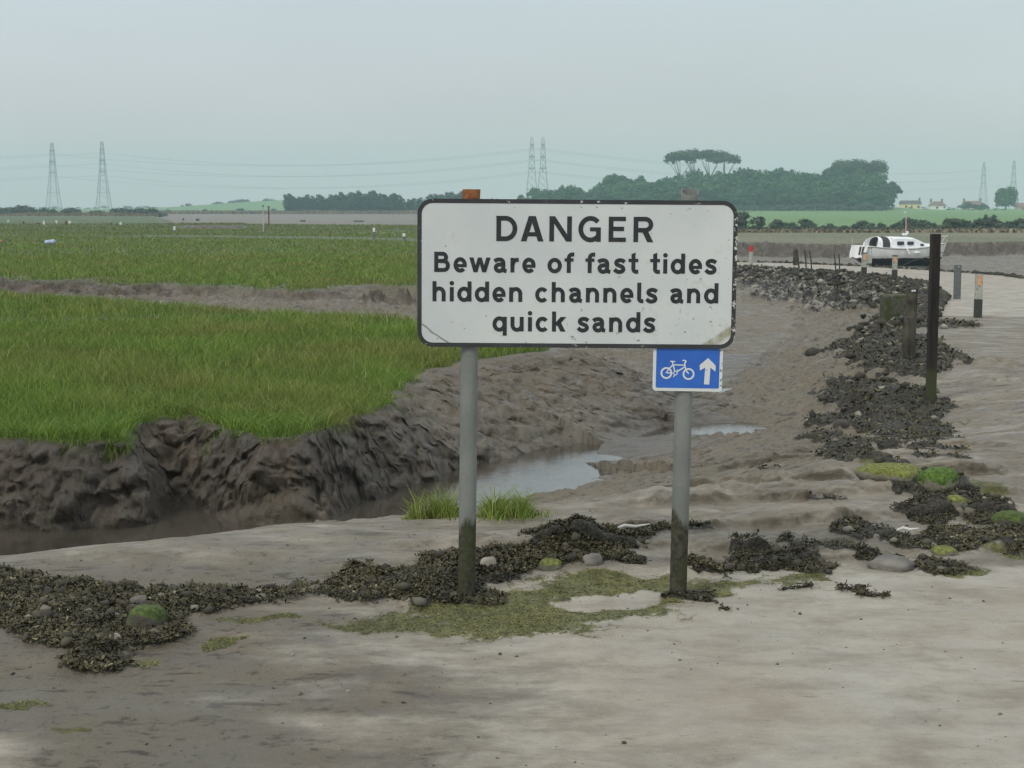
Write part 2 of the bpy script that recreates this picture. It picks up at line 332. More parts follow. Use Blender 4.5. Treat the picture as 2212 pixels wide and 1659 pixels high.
class MB:
    def __init__(s): s.v = []; s.f = []
    def add(s, vs, fs):
        b = len(s.v); s.v += [tuple(v) for v in vs]; s.f += [tuple(i + b for i in f) for f in fs]; return s
    def box(s, c, d, rot=None, bev=0.0):
        hx, hy, hz = d[0] / 2, d[1] / 2, d[2] / 2
        if bev <= 0:
            vs = [Vector((sx * hx, sy * hy, sz * hz)) for sx in (-1, 1) for sy in (-1, 1) for sz in (-1, 1)]
            fs = [(0, 1, 3, 2), (4, 6, 7, 5), (0, 4, 5, 1), (2, 3, 7, 6), (0, 2, 6, 4), (1, 5, 7, 3)]
        else:
            vs = []; fs = []
            prof = []
            for k, (sx, sy) in enumerate(((1, 1), (-1, 1), (-1, -1), (1, -1))):
                prof += [(sx * hx, sy * (hy - bev)), (sx * (hx - bev), sy * hy)] if k % 2 == 0 else [(sx * (hx - bev), sy * hy), (sx * hx, sy * (hy - bev))]
            rings = [(-hz, .0), (hz - bev, .0), (hz, bev)]
            for z, ins in rings:
                for a, b in prof: vs.append(Vector((a * (1 - ins / hx), b * (1 - ins / hy), z)))
            n = 8
            for r in range(2):
                for k in range(n): fs.append((r * n + k, r * n + (k + 1) % n, (r + 1) * n + (k + 1) % n, (r + 1) * n + k))
            fs.append(tuple(range(2 * n, 3 * n))); fs.append(tuple(reversed(range(n))))
        if rot: vs = [rot @ v for v in vs]
        return s.add([(v.x + c[0], v.y + c[1], v.z + c[2]) for v in vs], fs)
    def tube(s, pts, r, n=10, caps=True):
        pts = [Vector(p) for p in pts]; rs = r if isinstance(r, (list, tuple)) else [r] * len(pts)
        vs = []; fs = []
        for i, p in enumerate(pts):
            d = (pts[min(i + 1, len(pts) - 1)] - pts[max(i - 1, 0)]).normalized()
            u = d.cross(Vector((0, 0, 1))) if abs(d.z) < .95 else d.cross(Vector((0, 1, 0)))
            u.normalize(); w = u.cross(d)
            for k in range(n):
                a = 2 * math.pi * k / n; vs.append(p + (u * math.cos(a) + w * math.sin(a)) * rs[i])
        for i in range(len(pts) - 1):
            for k in range(n): fs.append((i * n + k, i * n + (k + 1) % n, (i + 1) * n + (k + 1) % n, (i + 1) * n + k))
        if caps: fs.append(tuple(reversed(range(n)))); fs.append(tuple(range((len(pts) - 1) * n, len(pts) * n)))
        return s.add(vs, fs)
    def build(s, name, mat, parent=None, smooth=False, link=True):
        me = bpy.data.meshes.new(name); me.from_pydata(s.v, [], s.f); me.update()
        if smooth:
            me.polygons.foreach_set('use_smooth', [True] * len(me.polygons))
            me.set_sharp_from_angle(angle=math.radians(40))
        if mat: me.materials.append(mat)
        o = bpy.data.objects.new(name, me)
        if link: COL.objects.link(o)
        if parent: o.parent = parent
        return o

class Mat:
    def __init__(s, name, rough=.7, spec=.4, metal=0.0):
        s.m = bpy.data.materials.new(name); s.m.use_nodes = True
        s.n = s.m.node_tree.nodes; s.l = s.m.node_tree.links
        s.b = s.n['Principled BSDF']; s.b.inputs['Roughness'].default_value = rough
        s.b.inputs['Specular IOR Level'].default_value = spec; s.b.inputs['Metallic'].default_value = metal
        s.tc = s.n.new('ShaderNodeTexCoord')
    def _in(s, sock, v):
        if isinstance(v, bpy.types.NodeSocket): s.l.new(v, sock)
        elif isinstance(v, (tuple, list)): sock.default_value = tuple(v) + ((1,) if len(v) == 3 and len(sock.default_value) == 4 else ())
        else: sock.default_value = v
    def noise(s, scale, detail=4, rough=.55, vec=None, stretch=None, dist=0.0, space='Object'):
        n = s.n.new('ShaderNodeTexNoise'); n.inputs['Scale'].default_value = scale; n.inputs['Detail'].default_value = detail
        n.inputs['Roughness'].default_value = rough; n.inputs['Distortion'].default_value = dist
        v = s.tc.outputs[space] if vec is None else vec
        if stretch:
            m = s.n.new('ShaderNodeMapping'); m.inputs['Scale'].default_value = stretch; s.l.new(v, m.inputs[0]); v = m.outputs[0]
        s.l.new(v, n.inputs['Vector']); return n.outputs[0]
    def voro(s, scale, feat='F1', stretch=None):
        n = s.n.new('ShaderNodeTexVoronoi'); n.inputs['Scale'].default_value = scale; n.feature = feat
        v = s.tc.outputs['Object']
        if stretch:
            m = s.n.new('ShaderNodeMapping'); m.inputs['Scale'].default_value = stretch; s.l.new(v, m.inputs[0]); v = m.outputs[0]
        s.l.new(v, n.inputs['Vector']); return n.outputs[0]
    def rng(s, v, a, b, c=0.0, d=1.0):
        n = s.n.new('ShaderNodeMapRange'); s.l.new(v, n.inputs[0])
        for i, x in enumerate((a, b, c, d)): n.inputs[i + 1].default_value = x
        n.interpolation_type = 'SMOOTHSTEP'; return n.outputs[0]
    def mix(s, f, a, b, mode='MIX'):
        n = s.n.new('ShaderNodeMix'); n.data_type = 'RGBA'; n.blend_type = mode
        s._in(n.inputs[0], f); s._in(n.inputs[6], a); s._in(n.inputs[7], b); return n.outputs[2]
    def math(s, op, a, b=0.0, clamp=False):
        n = s.n.new('ShaderNodeMath'); n.operation = op; n.use_clamp = clamp
        s._in(n.inputs[0], a); s._in(n.inputs[1], b); return n.outputs[0]
    def attr(s, name, ch=None):
        n = s.n.new('ShaderNodeAttribute'); n.attribute_name = name
        if ch is None: return n.outputs['Fac']
        if ch == 'A': return n.outputs['Alpha']
        q = s.n.new('ShaderNodeSeparateColor'); s.l.new(n.outputs['Color'], q.inputs[0]); return q.outputs['RGB'.index(ch)]
    def sep(s, ch, space='Object'):
        q = s.n.new('ShaderNodeSeparateXYZ'); s.l.new(s.tc.outputs[space], q.inputs[0]); return q.outputs[ch]
    def ramp(s, v, stops):
        n = s.n.new('ShaderNodeValToRGB'); s.l.new(v, n.inputs[0]); e = n.color_ramp.elements
        while len(e) > 1: e.remove(e[0])
        e[0].position, e[0].color = stops[0][0], tuple(stops[0][1]) + (1,)
        for p, c in stops[1:]: q = e.new(p); q.color = tuple(c) + (1,)
        return n.outputs[0]
    def col(s, c): s._in(s.b.inputs['Base Color'], c); return s
    def rgh(s, c): s._in(s.b.inputs['Roughness'], c); return s
    def bump(s, h, dist=.01, strength=1.0):
        n = s.n.new('ShaderNodeBump'); n.inputs['Distance'].default_value = dist; n.inputs['Strength'].default_value = strength
        s.l.new(h, n.inputs['Height']); s.l.new(n.outputs[0], s.b.inputs['Normal']); return s
def simple(name, c, rough=.7, var=.25, scale=8, spec=.3, bump=0.0, metal=0.0):
    m = Mat(name, rough, spec, metal); n = m.noise(scale, 5)
    lo = tuple(x * (1 - var) for x in c); hi = tuple(min(1, x * (1 + var)) for x in c)
    m.col(m.mix(m.rng(n, .3, .7), lo, hi))
    if bump: m.bump(m.noise(scale * 3, 5), bump)
    return m.m

# ------------------------------------------------------------------ terrain
def rows():
    r = list(3.2 * 1.006 ** np.arange(0, 140)); r = [v for v in r if v < 6.6]
    y = r[-1]
    while y < 14.4: y += (.016 if y < 11.9 else .0105); r.append(y)
    while y < 25: y += .030; r.append(y)
    while y < 110: y *= 1.0028; r.append(y)
    while y < 240: y *= 1.0045; r.append(y)
    while y < 1500: y *= 1.02; r.append(y)
    while y < 2250: y *= 1.05; r.append(y)
    return np.array(r)
R = rows()
us = np.concatenate([-np.linspace(1.6, .40, 60)[:-1], np.linspace(-.40, -.352, 24)[:-1], np.linspace(-.352, .352, 880), np.linspace(.352, .40, 24)[1:], np.linspace(.40, 1.6, 60)[1:]])
U, Y = np.meshgrid(us, R); X = U * (Y + .5)
nr, nc = Y.shape
x = X.ravel(); y = Y.ravel()
f = fields(x, y)
z = f['z']
# crumbly faces of the cut banks: push the face in and out
cl_ = np.where(f['cliff'], sst(0, .2, f['tt']) * sst(1, .9, f['tt']), 0) * (y < 30)
rough_n = fbm(x * 2.6, y * 2.6, z * 5.5, 5, .6); rough_b = fbm(x * 1.1 + 3, y * 1.1, z * 2.5, 3)
stp = np.where(y < 15.5, 1.0, .7)
rid = fbm(x * 1.7 + 9, y * 1.7, z * 1.2, 3, .5, True)
y2 = y + cl_ * stp * (.16 * rough_n + .14 * rough_b - .12 * rid + .05 * np.sin(z * 19 + 5 * rough_b) * (.5 + rough_n) + .05 * fbm(x * 9, y * 9, z * 14, 4, .65))
z2_ = z + cl_ * (.06 * fbm(x * 5, y * 5, z * 7, 4, .6) + .035 * rough_n) * np.where(y < 15.5, 1.0, .8)
# crust on the slopes of the gully
sl = sst(.12, .5, f['t']) * (y > 11) * (y < 75) * (f['grass'] < .5) * (f['cm'] < .3)
k_ = np.nonzero(cl_ > .01)[0]
qx = x[k_] + .12 * fbm(x[k_] * 3, y[k_] * 3, 0, 3); qy = y[k_] + .12 * fbm(x[k_] * 3 + 9, y[k_] * 3, 0, 3); qz = z[k_] * 1.3
a1, a2 = worley(qx * 3.4, qy * 3.4, qz * 3.6); b1, b2 = worley(qx * 9, qy * 9, qz * 10)
dsp = .10 * (.6 - a1) + .05 * np.clip(a2 - a1, 0, .3) / .3 - .03 + .028 * (.6 - b1) + .014 * np.clip(b2 - b1, 0, .3) / .3
y2[k_] -= dsp * cl_[k_] * np.where(y[k_] < 15.5, 1.0, .7); z2_[k_] += .35 * dsp * cl_[k_]
k_ = np.nonzero((sl > .05) & (y < 62) & (np.abs(x / y) < .36))[0]
wx_ = x[k_] + .10 * fbm(x[k_] * 3, y[k_] * 3, 0, 3); wy_ = y[k_] + .10 * fbm(x[k_] * 3 + 9, y[k_] * 3, 0, 3)
a1, a2 = worley(wx_ * 3.2 * 14 / (y[k_] * .5 + 7), wy_ * 3.2 * 14 / (y[k_] * .5 + 7)); b1, b2 = worley(wx_ * 8, wy_ * 8)
am_ = sst(-.1, .35, fbm(x[k_] * .8 + 3, y[k_] * .8, 0, 3)) * sl[k_] * np.clip(y[k_] / 15, .8, 2.5)
z2_[k_] += am_ * (.055 * (.55 - a1) - .03 * (1 - np.clip(a2 - a1, 0, .25) / .25) + .025 * (.55 - b1))
ov = f['terr'] * (y > 8) * 0.9
y2 = y2 - ov * .9
z2_ = z2_ + sl * .012 * fbm(x * 6, y * 7, 0, 4, .6) * np.clip(y / 15, 1, 3) + sl * .02 * sst(.25, .6, fbm(x * 2.4 + 7, y * 5, 0, 4, .6)) * np.clip(y / 15, 1, 3)
# little holes in the front mud hump
hs = np.zeros_like(x)
V = np.stack([x, y2, z2_], 1)
m1 = np.zeros((len(x), 4)); m2 = np.zeros((len(x), 4))
m1[:, 0] = f['grass']
road_l = sst(-1.3, 1.5, (x + .75) + (8.0 - y) * -.12 + 1.1 * f['n1'] + .8 * fbm(x * .9, y * 3.2, 0, 4, .6))     # pale ground is on the right of a diagonal
roadm = sst(9.0, 8.1, y - .1 * x + .4 * f['n2']) * road_l
tl_ = sst(.3, -.3, sdpoly(x, y, PP([(-200, 1585), (60, 1590), (110, 1612), (60, 1660), (60, 1800), (-300, 1800)])))
m1[:, 1] = np.clip(np.maximum.reduce([roadm, (1 - tl_) * (y < 7), sst(2.3, 1.9, f['dc']) * (y > 33) * 1.0, .45 * sst(2.6, 1.6, f['dc']) * (y > 9) * (y <= 33)]), 0, 1)
m1[:, 1] = np.maximum(m1[:, 1], .50 * sst(8.2, 9, y) * sst(12.8, 11.2, y) * sst(.25, .6, f['t']) * (f['grass'] < .1))
m1[:, 2] = f['al']; m1[:, 3] = f['wd']
m2[:, 0] = np.where(f['sdl'] > 0, sst(0, .3, f['tl']), 0)
m2[:, 1] = np.clip(sst(.25, .0, f['t'] - .05 * f['n2']) * (y < 30) + sst(20, 3, np.abs(f['sdl'] + 14)) * (y < 160) * f['outer'] * .3, 0, 1)
m2[:, 2] = f['rub']
lk = sst(-.18, -.26, x / y) * (y > 33) * (y < 46) * (f['grass'] < .5) * sst(-.25, .2, f['n1'] + f['n2'])
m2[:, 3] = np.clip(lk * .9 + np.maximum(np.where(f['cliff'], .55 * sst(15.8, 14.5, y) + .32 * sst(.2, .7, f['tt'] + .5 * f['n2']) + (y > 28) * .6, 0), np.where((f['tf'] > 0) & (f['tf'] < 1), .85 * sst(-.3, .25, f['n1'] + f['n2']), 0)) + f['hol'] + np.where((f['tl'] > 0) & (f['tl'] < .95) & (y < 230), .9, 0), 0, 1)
idx = np.arange(nr * nc).reshape(nr, nc)
quads = np.stack([idx[:-1, :-1], idx[:-1, 1:], idx[1:, 1:], idx[1:, :-1]], -1).reshape(-1, 4)
qc = quads[:, 0]

M = Mat('ground_material', .8, .35)
g_, pale, alg, wdm = M.attr('m1', 'R'), M.attr('m1', 'G'), M.attr('m1', 'B'), M.attr('m1', 'A')
fld, wet, rubm, cut = M.attr('m2', 'R'), M.attr('m2', 'G'), M.attr('m2', 'B'), M.attr('m2', 'A')
big = M.noise(.45, 4); med = M.noise(2.3, 6, .6); fine = M.noise(14, 8, .7); grit = M.noise(70, 6, .7); strk = M.noise(2.6, 12, .74, stretch=(.7, 1.2, 1), dist=.2)
mud = M.mix(M.rng(med, .3, .7), (.128, .104, .073), (.222, .184, .132))
mud = M.mix(M.rng(big, .35, .65), mud, (.178, .157, .118))
mud = M.mix(M.math('MULTIPLY', M.rng(fine, .54, .66), .75), mud, (.055, .045, .036))
mud = M.mix(M.math('MULTIPLY', M.rng(strk, .56, .74), .45), mud, (.26, .22, .175))
cutc = M.mix(M.rng(fine, .35, .65), (.030, .023, .016), (.118, .090, .063))  # bank soil, darkened in colour to stand for shade on the faces
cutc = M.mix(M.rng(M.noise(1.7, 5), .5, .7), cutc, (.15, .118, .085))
flk = M.noise(5.5, 7, .68, stretch=(.55, 1.5, 1), dist=.4)
mud = M.mix(M.math('MULTIPLY', M.rng(flk, .555, .64), .72), mud, (.048, .039, .031))
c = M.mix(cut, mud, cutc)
pal = M.mix(M.rng(strk, .32, .68), (.275, .243, .192), (.405, .370, .302))
pal = M.mix(M.math('MULTIPLY', M.rng(med, .52, .70), .6), pal, (.22, .185, .145))
pal = M.mix(M.math('MULTIPLY', M.rng(M.noise(5, 9, .78, stretch=(.6, 2.0, 1)), .575, .66), .6), pal, (.12, .10, .068))
pal = M.mix(M.math('MULTIPLY', M.rng(big, .42, .60), .42), pal, (.31, .25, .185))
pal = M.mix(M.math('MULTIPLY', M.rng(M.noise(22, 8, .8, stretch=(.6, 1.6, 1)), .56, .70), .5), pal, (.17, .145, .11))
spk = M.rng(M.noise(48, 4, .7), .66, .72)
pal = M.mix(M.math('MULTIPLY', spk, .7), pal, (.07, .06, .045))
pf = M.rng(M.math('ADD', pale, M.math('MULTIPLY', M.math('SUBTRACT', strk, .5), 1.3)), .2, 1.0)
c = M.mix(pf, c, pal)
c = M.mix(M.math('MULTIPLY', wet, .75), c, (.085, .072, .058))
algc = M.mix(M.rng(fine, .35, .65), (.065, .066, .020), (.16, .15, .055))
af = M.rng(M.math('ADD', alg, M.math('MULTIPLY', M.math('SUBTRACT', fine, .5), .9)), .3, .7)
c = M.mix(af, c, algc)
wf_ = M.rng(M.math('ADD', wdm, M.math('MULTIPLY', M.math('SUBTRACT', fine, .5), .8)), .35, .7)
c = M.mix(wf_, c, M.mix(M.rng(grit, .4, .6), (.018, .017, .012), (.07, .062, .045)))
rbc = M.mix(M.rng(M.noise(2.4, 6, .7), .48, .62), (.035, .032, .026), (.30, .27, .22))
c = M.mix(M.rng(rubm, .2, .6), c, rbc)
grs = M.mix(M.rng(M.noise(.25, 5), .3, .7), (.045, .075, .018), (.085, .115, .035))
c = M.mix(g_, c, grs)
yy = M.sep('Y', 'Object')
near_f = M.mix(M.rng(M.noise(.02, 4), .35, .65), (.11, .115, .045), (.16, .145, .08))
field = M.mix(M.rng(M.noise(.006, 3), .35, .65), (.10, .20, .045), (.125, .235, .055))
fc = M.mix(M.rng(yy, 185, 230), near_f, field)
fc = M.mix(M.math('MULTIPLY', M.rng(M.sep('X', 'Object'), 10, -30), M.rng(yy, 900, 780)), fc, (.16, .125, .085))
c = M.mix(fld, c, fc)
M.col(c)
rg = M.mix(M.rng(med, .35, .62), (.40,) * 3, (.82,) * 3)
rg = M.mix(M.math('MULTIPLY', wet, .8), rg, (.28,) * 3)
M.rgh(rg)
hh = M.math('ADD', M.math('MULTIPLY', fine, .6), M.math('ADD', M.math('MULTIPLY', grit, .35), M.math('MULTIPLY', med, .45)))
nb = M.n.new('ShaderNodeBump'); nb.inputs['Distance'].default_value = .045
M.l.new(hh, nb.inputs['Height'])
M._in(nb.inputs['Strength'], M.math('SUBTRACT', 1.0, M.math('MULTIPLY', pf, .45)))
M.l.new(nb.outputs[0], M.b.inputs['Normal'])
GM = M.m

zone = np.zeros(len(quads), int)                                    # 0 mud
yc = y[qc]
zone[(f['grass'][qc] > .5)] = 1
zone[(m1[qc, 1] > .5) & (zone == 0)] = 2
zone[(f['sdl'][qc] > 0)] = 3
for k, nm in enumerate(('mudflat', 'salt_marsh_ground', 'road', 'fields')):
    fq = quads[zone == k]
    used, inv = np.unique(fq.ravel(), return_inverse=True)
    o = np_mesh(nm, V[used], inv.reshape(-1, 4), mat=GM, smooth=True, cols={'m1': m1[used], 'm2': m2[used]})
    tag(o, kind='structure')
del V

# ------------------------------------------------------------------ water
W = Mat('water_material', .03, 1.0)
W.b.inputs['IOR'].default_value = 1.33
W.col(W.mix(W.rng(W.noise(1.5, 3), .4, .6), (.05, .042, .032), (.075, .064, .050)))
W.bump(W.noise(14, 3, stretch=(.6, 1.6, 1)), .004, .5)
def water(name, pts, zz):
    pts = [(p[0], p[1], zz) for p in pts]
    mb = MB(); mb.add(pts, [tuple(range(len(pts)))]); return tag(mb.build(name, W.m), kind='structure')
water('water', [(-14, 8.6), (2.6, 8.6), (2.6, 15.6), (1.9, 16.25), (-1.0, 17.2), (-6, 14.6), (-14, 14.6)], -.500)
water('water', [(1.0, 16.4), (3.2, 16.3), (3.6, 19.4), (1.0, 19.6)], -.515)
water('water', [(.9, 19.7), (3.4, 19.6), (3.6, 22.4), (.9, 22.4)], -.565)

# ------------------------------------------------------------------ blades
def blade_mesh(name, px_, py_, pz_, h, w, lean, mat, tint, curl=.35, link=True):
    n = len(px_); a = RG.uniform(0, 2 * np.pi, n); la = RG.uniform(0, 2 * np.pi, n)
    dx, dy = np.cos(a) * w / 2, np.sin(a) * w / 2
    lx, ly = np.cos(la) * lean, np.sin(la) * lean
    b = np.stack([px_, py_, pz_], 1)
    V = np.zeros((n, 5, 3))
    V[:, 0] = b + np.stack([-dx, -dy, 0 * dx], 1); V[:, 1] = b + np.stack([dx, dy, 0 * dx], 1)
    mid = b + np.stack([lx * .35, ly * .35, h * .55], 1)
    V[:, 2] = mid + np.stack([dx * .75, dy * .75, 0 * dx], 1); V[:, 3] = mid - np.stack([dx * .75, dy * .75, 0 * dx], 1)
    V[:, 4] = b + np.stack([lx * (1 + curl), ly * (1 + curl), h * (1 - .1 * curl)], 1)
    k = np.arange(n)[:, None] * 5
    loops = (k + np.array([0, 1, 2, 3, 3, 2, 4])).ravel()
    st = (np.arange(n)[:, None] * 7 + np.array([0, 4])).ravel()
    return np_mesh(name, V.reshape(-1, 3), loops=loops, starts=st, mat=mat, attrs={'tint': np.repeat(tint, 5)}, link=link)
G = Mat('grass_blade', .55, .3)
tn = G.attr('tint')
G.col(G.mix(G.rng(G.noise(.35, 3), .35, .65), G.ramp(tn, [(0, (.036, .068, .010)), (.45, (.125, .228, .028)), (.8, (.245, .355, .055)), (.93, (.40, .42, .11)), (1, (.52, .47, .22))]),
      G.ramp(tn, [(0, (.05, .062, .014)), (.45, (.175, .215, .038)), (.8, (.29, .31, .07)), (.93, (.36, .34, .14)), (1, (.50, .43, .24))])))
_c = G.b.inputs['Base Color'].links[0].from_socket
G.col(G.mix(G.math('MULTIPLY', G.rng(G.sep('Y'), 45, 170), G.rng(G.noise(.05, 3), .3, .6, .35, .9)), _c, G.ramp(tn, [(0, (.07, .085, .025)), (.5, (.15, .165, .055)), (1, (.26, .24, .12))])))
tr = G.n.new('ShaderNodeBsdfTranslucent'); G.l.new(G.b.inputs['Base Color'].links[0].from_socket, tr.inputs[0])
ms = G.n.new('ShaderNodeMixShader'); ms.inputs[0].default_value = .3
G.l.new(G.b.outputs[0], ms.inputs[1]); G.l.new(tr.outputs[0], ms.inputs[2])
G.l.new(ms.outputs[0], G.n['Material Output'].inputs[0])

def scatter(n, y0, y1, power=1.0, ulim=.40):
    """points spread over the wedge between two distances; denser near"""
    t = RG.uniform(0, 1, n); yy = y0 * (y1 / y0) ** (t ** power)
    uu = RG.uniform(-ulim, ulim, n); return uu * yy, yy
def grass_layer(n, y0, y1, hs_, seed=0):
    gx, gy = scatter(n, y0, y1)
    ff = fields(gx, gy)
    keep = (ff['grass'] > .55) & (ff['dc'] > 2.6) & (ff['sdl'] < -5)
    nn = fbm(gx * .9, gy * .9, 0, 3)
    bare = np.exp(-((gy - 27 - gx * .1 - .4 * np.sin(gx)) / .5) ** 2) * sst(-9.2, -8, gx) * sst(-3.5, -5, gx)
    keep &= (RG.uniform(0, 1, n) > bare * 1.1)
    keep &= ((ff['sdn'] > .05 + .10 * nn) | (ff['sdf'] > .2))
    gx, gy, nn = gx[keep], gy[keep], nn[keep]; gzz = ff['z'][keep]; m = len(gx)
    edge = np.clip(ff['sdn'][keep] / .5, 0, 1)
    h = hs_ * RG.uniform(.45, 1.25, m) * (1 + .7 * nn) * np.where(RG.uniform(0, 1, m) < .04, 1.6, 1) * np.where(ff['sdn'][keep] > 0, .65 + .35 * edge, 1)
    w = np.maximum(.0045, gy / 1574 * .62) * RG.uniform(.7, 1.3, m)
    tint = np.clip(RG.beta(2.2, 2.6, m) + .22 * nn, 0, .9); tint = np.where(RG.uniform(0, 1, m) < .05, RG.uniform(.88, 1, m), tint)
    lean = h * RG.uniform(.1, .75, m) * np.where(edge < .3, 1.5, 1)
    return gx, gy, gzz - .01, h, w, lean, tint
parts = [grass_layer(380000, 11.5, 24, .16), grass_layer(300000, 22, 60, .16), grass_layer(200000, 55, 190, .15)]
# fringe hanging over the near edge
fx, fy = scatter(160000, 12, 17); ff = fields(fx, fy); _h = fbm(fx * 1.3 + 2, fy * 1.3, 0, 3); kp = (ff['sdn'] > -.02 + .05 * _h - .22 * sst(.12, .4, _h)) & (ff['sdn'] < .35); fx, fy, fz = fx[kp], fy[kp], ff['z'][kp]; mm = len(fx)
hh_ = RG.uniform(.06, .17, mm)
parts.append((fx, fy, fz - .01, hh_, np.full(mm, .006) * RG.uniform(.6, 1.3, mm), hh_ * RG.uniform(.3, 1.3, mm), np.clip(RG.beta(2.2, 2.2, mm), 0, .92)))
fx, fy = scatter(220000, 12, 17); ff = fields(fx, fy); _h = fbm(fx * 1.6 + 12, fy * 1.6, 0, 3); kp = (ff['sdn'] > -.05) & (ff['sdn'] < .07) & (_h > -.1); fx, fy, fz = fx[kp], fy[kp], ff['z'][kp]; mm = len(fx)
hh_ = -RG.uniform(.02, .16, mm) * (.5 + np.clip(_h[kp] * 2, 0, 1)); parts.append((fx, fy - .02, fz + .015, hh_, np.full(mm, .006) * RG.uniform(.6, 1.2, mm), RG.uniform(.04, .15, mm), np.clip(RG.beta(2, 2.6, mm), 0, .9)))
cat_ = [np.concatenate([p[i] for p in parts]) for i in range(7)]
o = blade_mesh('grass', *cat_[:6], G.m, cat_[6]); tag(o, 'tall green salt marsh grass covering the flat ground left of the channel', 'grass', kind='stuff')

# grass tuft behind the left sign post, one thing per clump
tufts = []
def tuft(px0, px1, pyb, zz, n, hmax, label, group=None):
    a = P(px0, pyb, zz); b = P(px1, pyb, zz)
    t = RG.uniform(0, 1, n) ; cxs = a[0] + (b[0] - a[0]) * t; cys = a[1] + (b[1] - a[1]) * t + RG.normal(0, .09, n)
    env = np.clip(np.sin(np.pi * np.clip(t, .04, .96)) * 1.3 * (.6 + .8 * (fbm(cxs * 9, cys * 2, 0, 2) + .3)), .15, 1.1)
    h = hmax * env * RG.uniform(.45, 1.1, n); zz_ = gzv(cxs, cys)
    o = blade_mesh('grass_tuft', cxs, cys, zz_ - .01, h, RG.uniform(.005, .010, n), h * RG.uniform(.15, 1.1, n), G.m, np.clip(RG.beta(2.6, 2, n), 0, .95))
    tag(o, label, 'grass tuft', group); return o
tuft(868, 1010, 1112, -.02, 520, .21, 'green grass tuft growing on the mud bank just left of the left sign post')
tuft(1028, 1165, 1118, -.02, 560, .21, 'green grass tuft growing on the mud bank just right of the left sign post')
tuft(1160, 1215, 1126, -.02, 26, .12, 'few thin grass blades at the right end of the tufts by the channel')

# ------------------------------------------------------------------ seaweed
SW = Mat('seaweed_material', .55, .3)
t_ = SW.attr('tint')
SW.col(SW.mix(SW.math('MULTIPLY', SW.rng(SW.noise(3.5, 4), .5, .68), .35), SW.ramp(t_, [(0, (.025, .02, .008)), (.5, (.07, .058, .022)), (.85, (.15, .13, .06)), (1, (.28, .26, .15))]), SW.ramp(t_, [(0, (.010, .0095, .006)), (.45, (.034, .031, .020)), (.72, (.075, .068, .042)), (.88, (.16, .145, .095)), (1, (.40, .38, .29))])))
def fronds(n, y0, y1, size):
    sx, sy = scatter(n, y0, y1, ulim=.40)
    w_ = weed_mask(sx, sy); k = (w_ > .10) & (RG.uniform(0, 1, n) < w_ * (.62 + .5 * fbm(sx * 5, sy * 5, 0, 3)))
    sx, sy = sx[k], sy[k]; zz = gzv(sx, sy); return sx, sy, zz, np.full(len(sx), size) * np.maximum(1, sy / 11)
fl = [fronds(1150000, 6.1, 10.6, .0135), fronds(420000, 10.6, 34, .019)]
def frond_box(n, x0, x1, y0, y1, size, mask):
    a = RG.uniform(x0, x1, n); b = RG.uniform(y0, y1, n); ff = fields(a, b); w_ = ff['wd'] if mask == 'wd' else np.clip(ff['rub'] * 1.2 * (.4 + sst(-.2, .4, ff['n2'])), 0, 1)
    k = RG.uniform(0, 1, n) < w_ * (w_ > .3); return a[k], b[k], ff['z'][k], np.full(k.sum(), size)
fl += [frond_box(120000, -.9, 1.2, 8.4, 10.2, .0135, 'wd'), frond_box(130000, 1, 24, 26, 90, .085, 'rub')]
sx, sy, szz, ss = [np.concatenate([a[i] for a in fl]) for i in range(4)]
n = len(sx)
lift = RG.uniform(0, .014, n) * (.5 + np.clip(fbm(sx * 6, sy * 6, 0, 2) + .5, 0, 1.4)) * np.clip(sy / 10, 1, 2)
an = RG.uniform(0, 2 * np.pi, n); tilt = RG.normal(.02, .42, n); L = ss * RG.gamma(3.2, .33, n).clip(.3, 2.1); wd_ = L * RG.uniform(.16, .42, n)
d1 = np.stack([np.cos(an) * np.cos(tilt), np.sin(an) * np.cos(tilt), np.sin(tilt)], 1)
d2 = np.stack([-np.sin(an), np.cos(an), RG.normal(0, .5, n)], 1)
b = np.stack([sx, sy, szz + lift], 1); bend = RG.uniform(-.5, .5, n)[:, None] * np.array([0, 0, 1.0])
V = np.zeros((n, 6, 3))
V[:, 0] = b - d2 * wd_[:, None] * .3; V[:, 1] = b + d2 * wd_[:, None] * .3
V[:, 2] = b + d1 * L[:, None] * .5 + d2 * wd_[:, None] * .6 + bend * L[:, None] * .4; V[:, 3] = b + d1 * L[:, None] * .5 - d2 * wd_[:, None] * .6 + bend * L[:, None] * .4
V[:, 4] = b + d1 * L[:, None] + d2 * wd_[:, None] * .7; V[:, 5] = b + d1 * L[:, None] - d2 * wd_[:, None] * .7
k = np.arange(n)[:, None] * 6
fs_ = (k + np.array([0, 1, 2, 3, 3, 2, 4, 5])).reshape(-1, 4)
o = np_mesh('seaweed', V.reshape(-1, 3), fs_, mat=SW.m, attrs={'tint': np.repeat(np.clip(RG.beta(1.5, 3.1, n) + .42 * fbm(sx * 2, sy * 2, 0, 2), 0, 1), 6)})
tag(o, 'dark bladder seaweed lying in heaps along the edge of the road and mud', 'seaweed', kind='stuff')
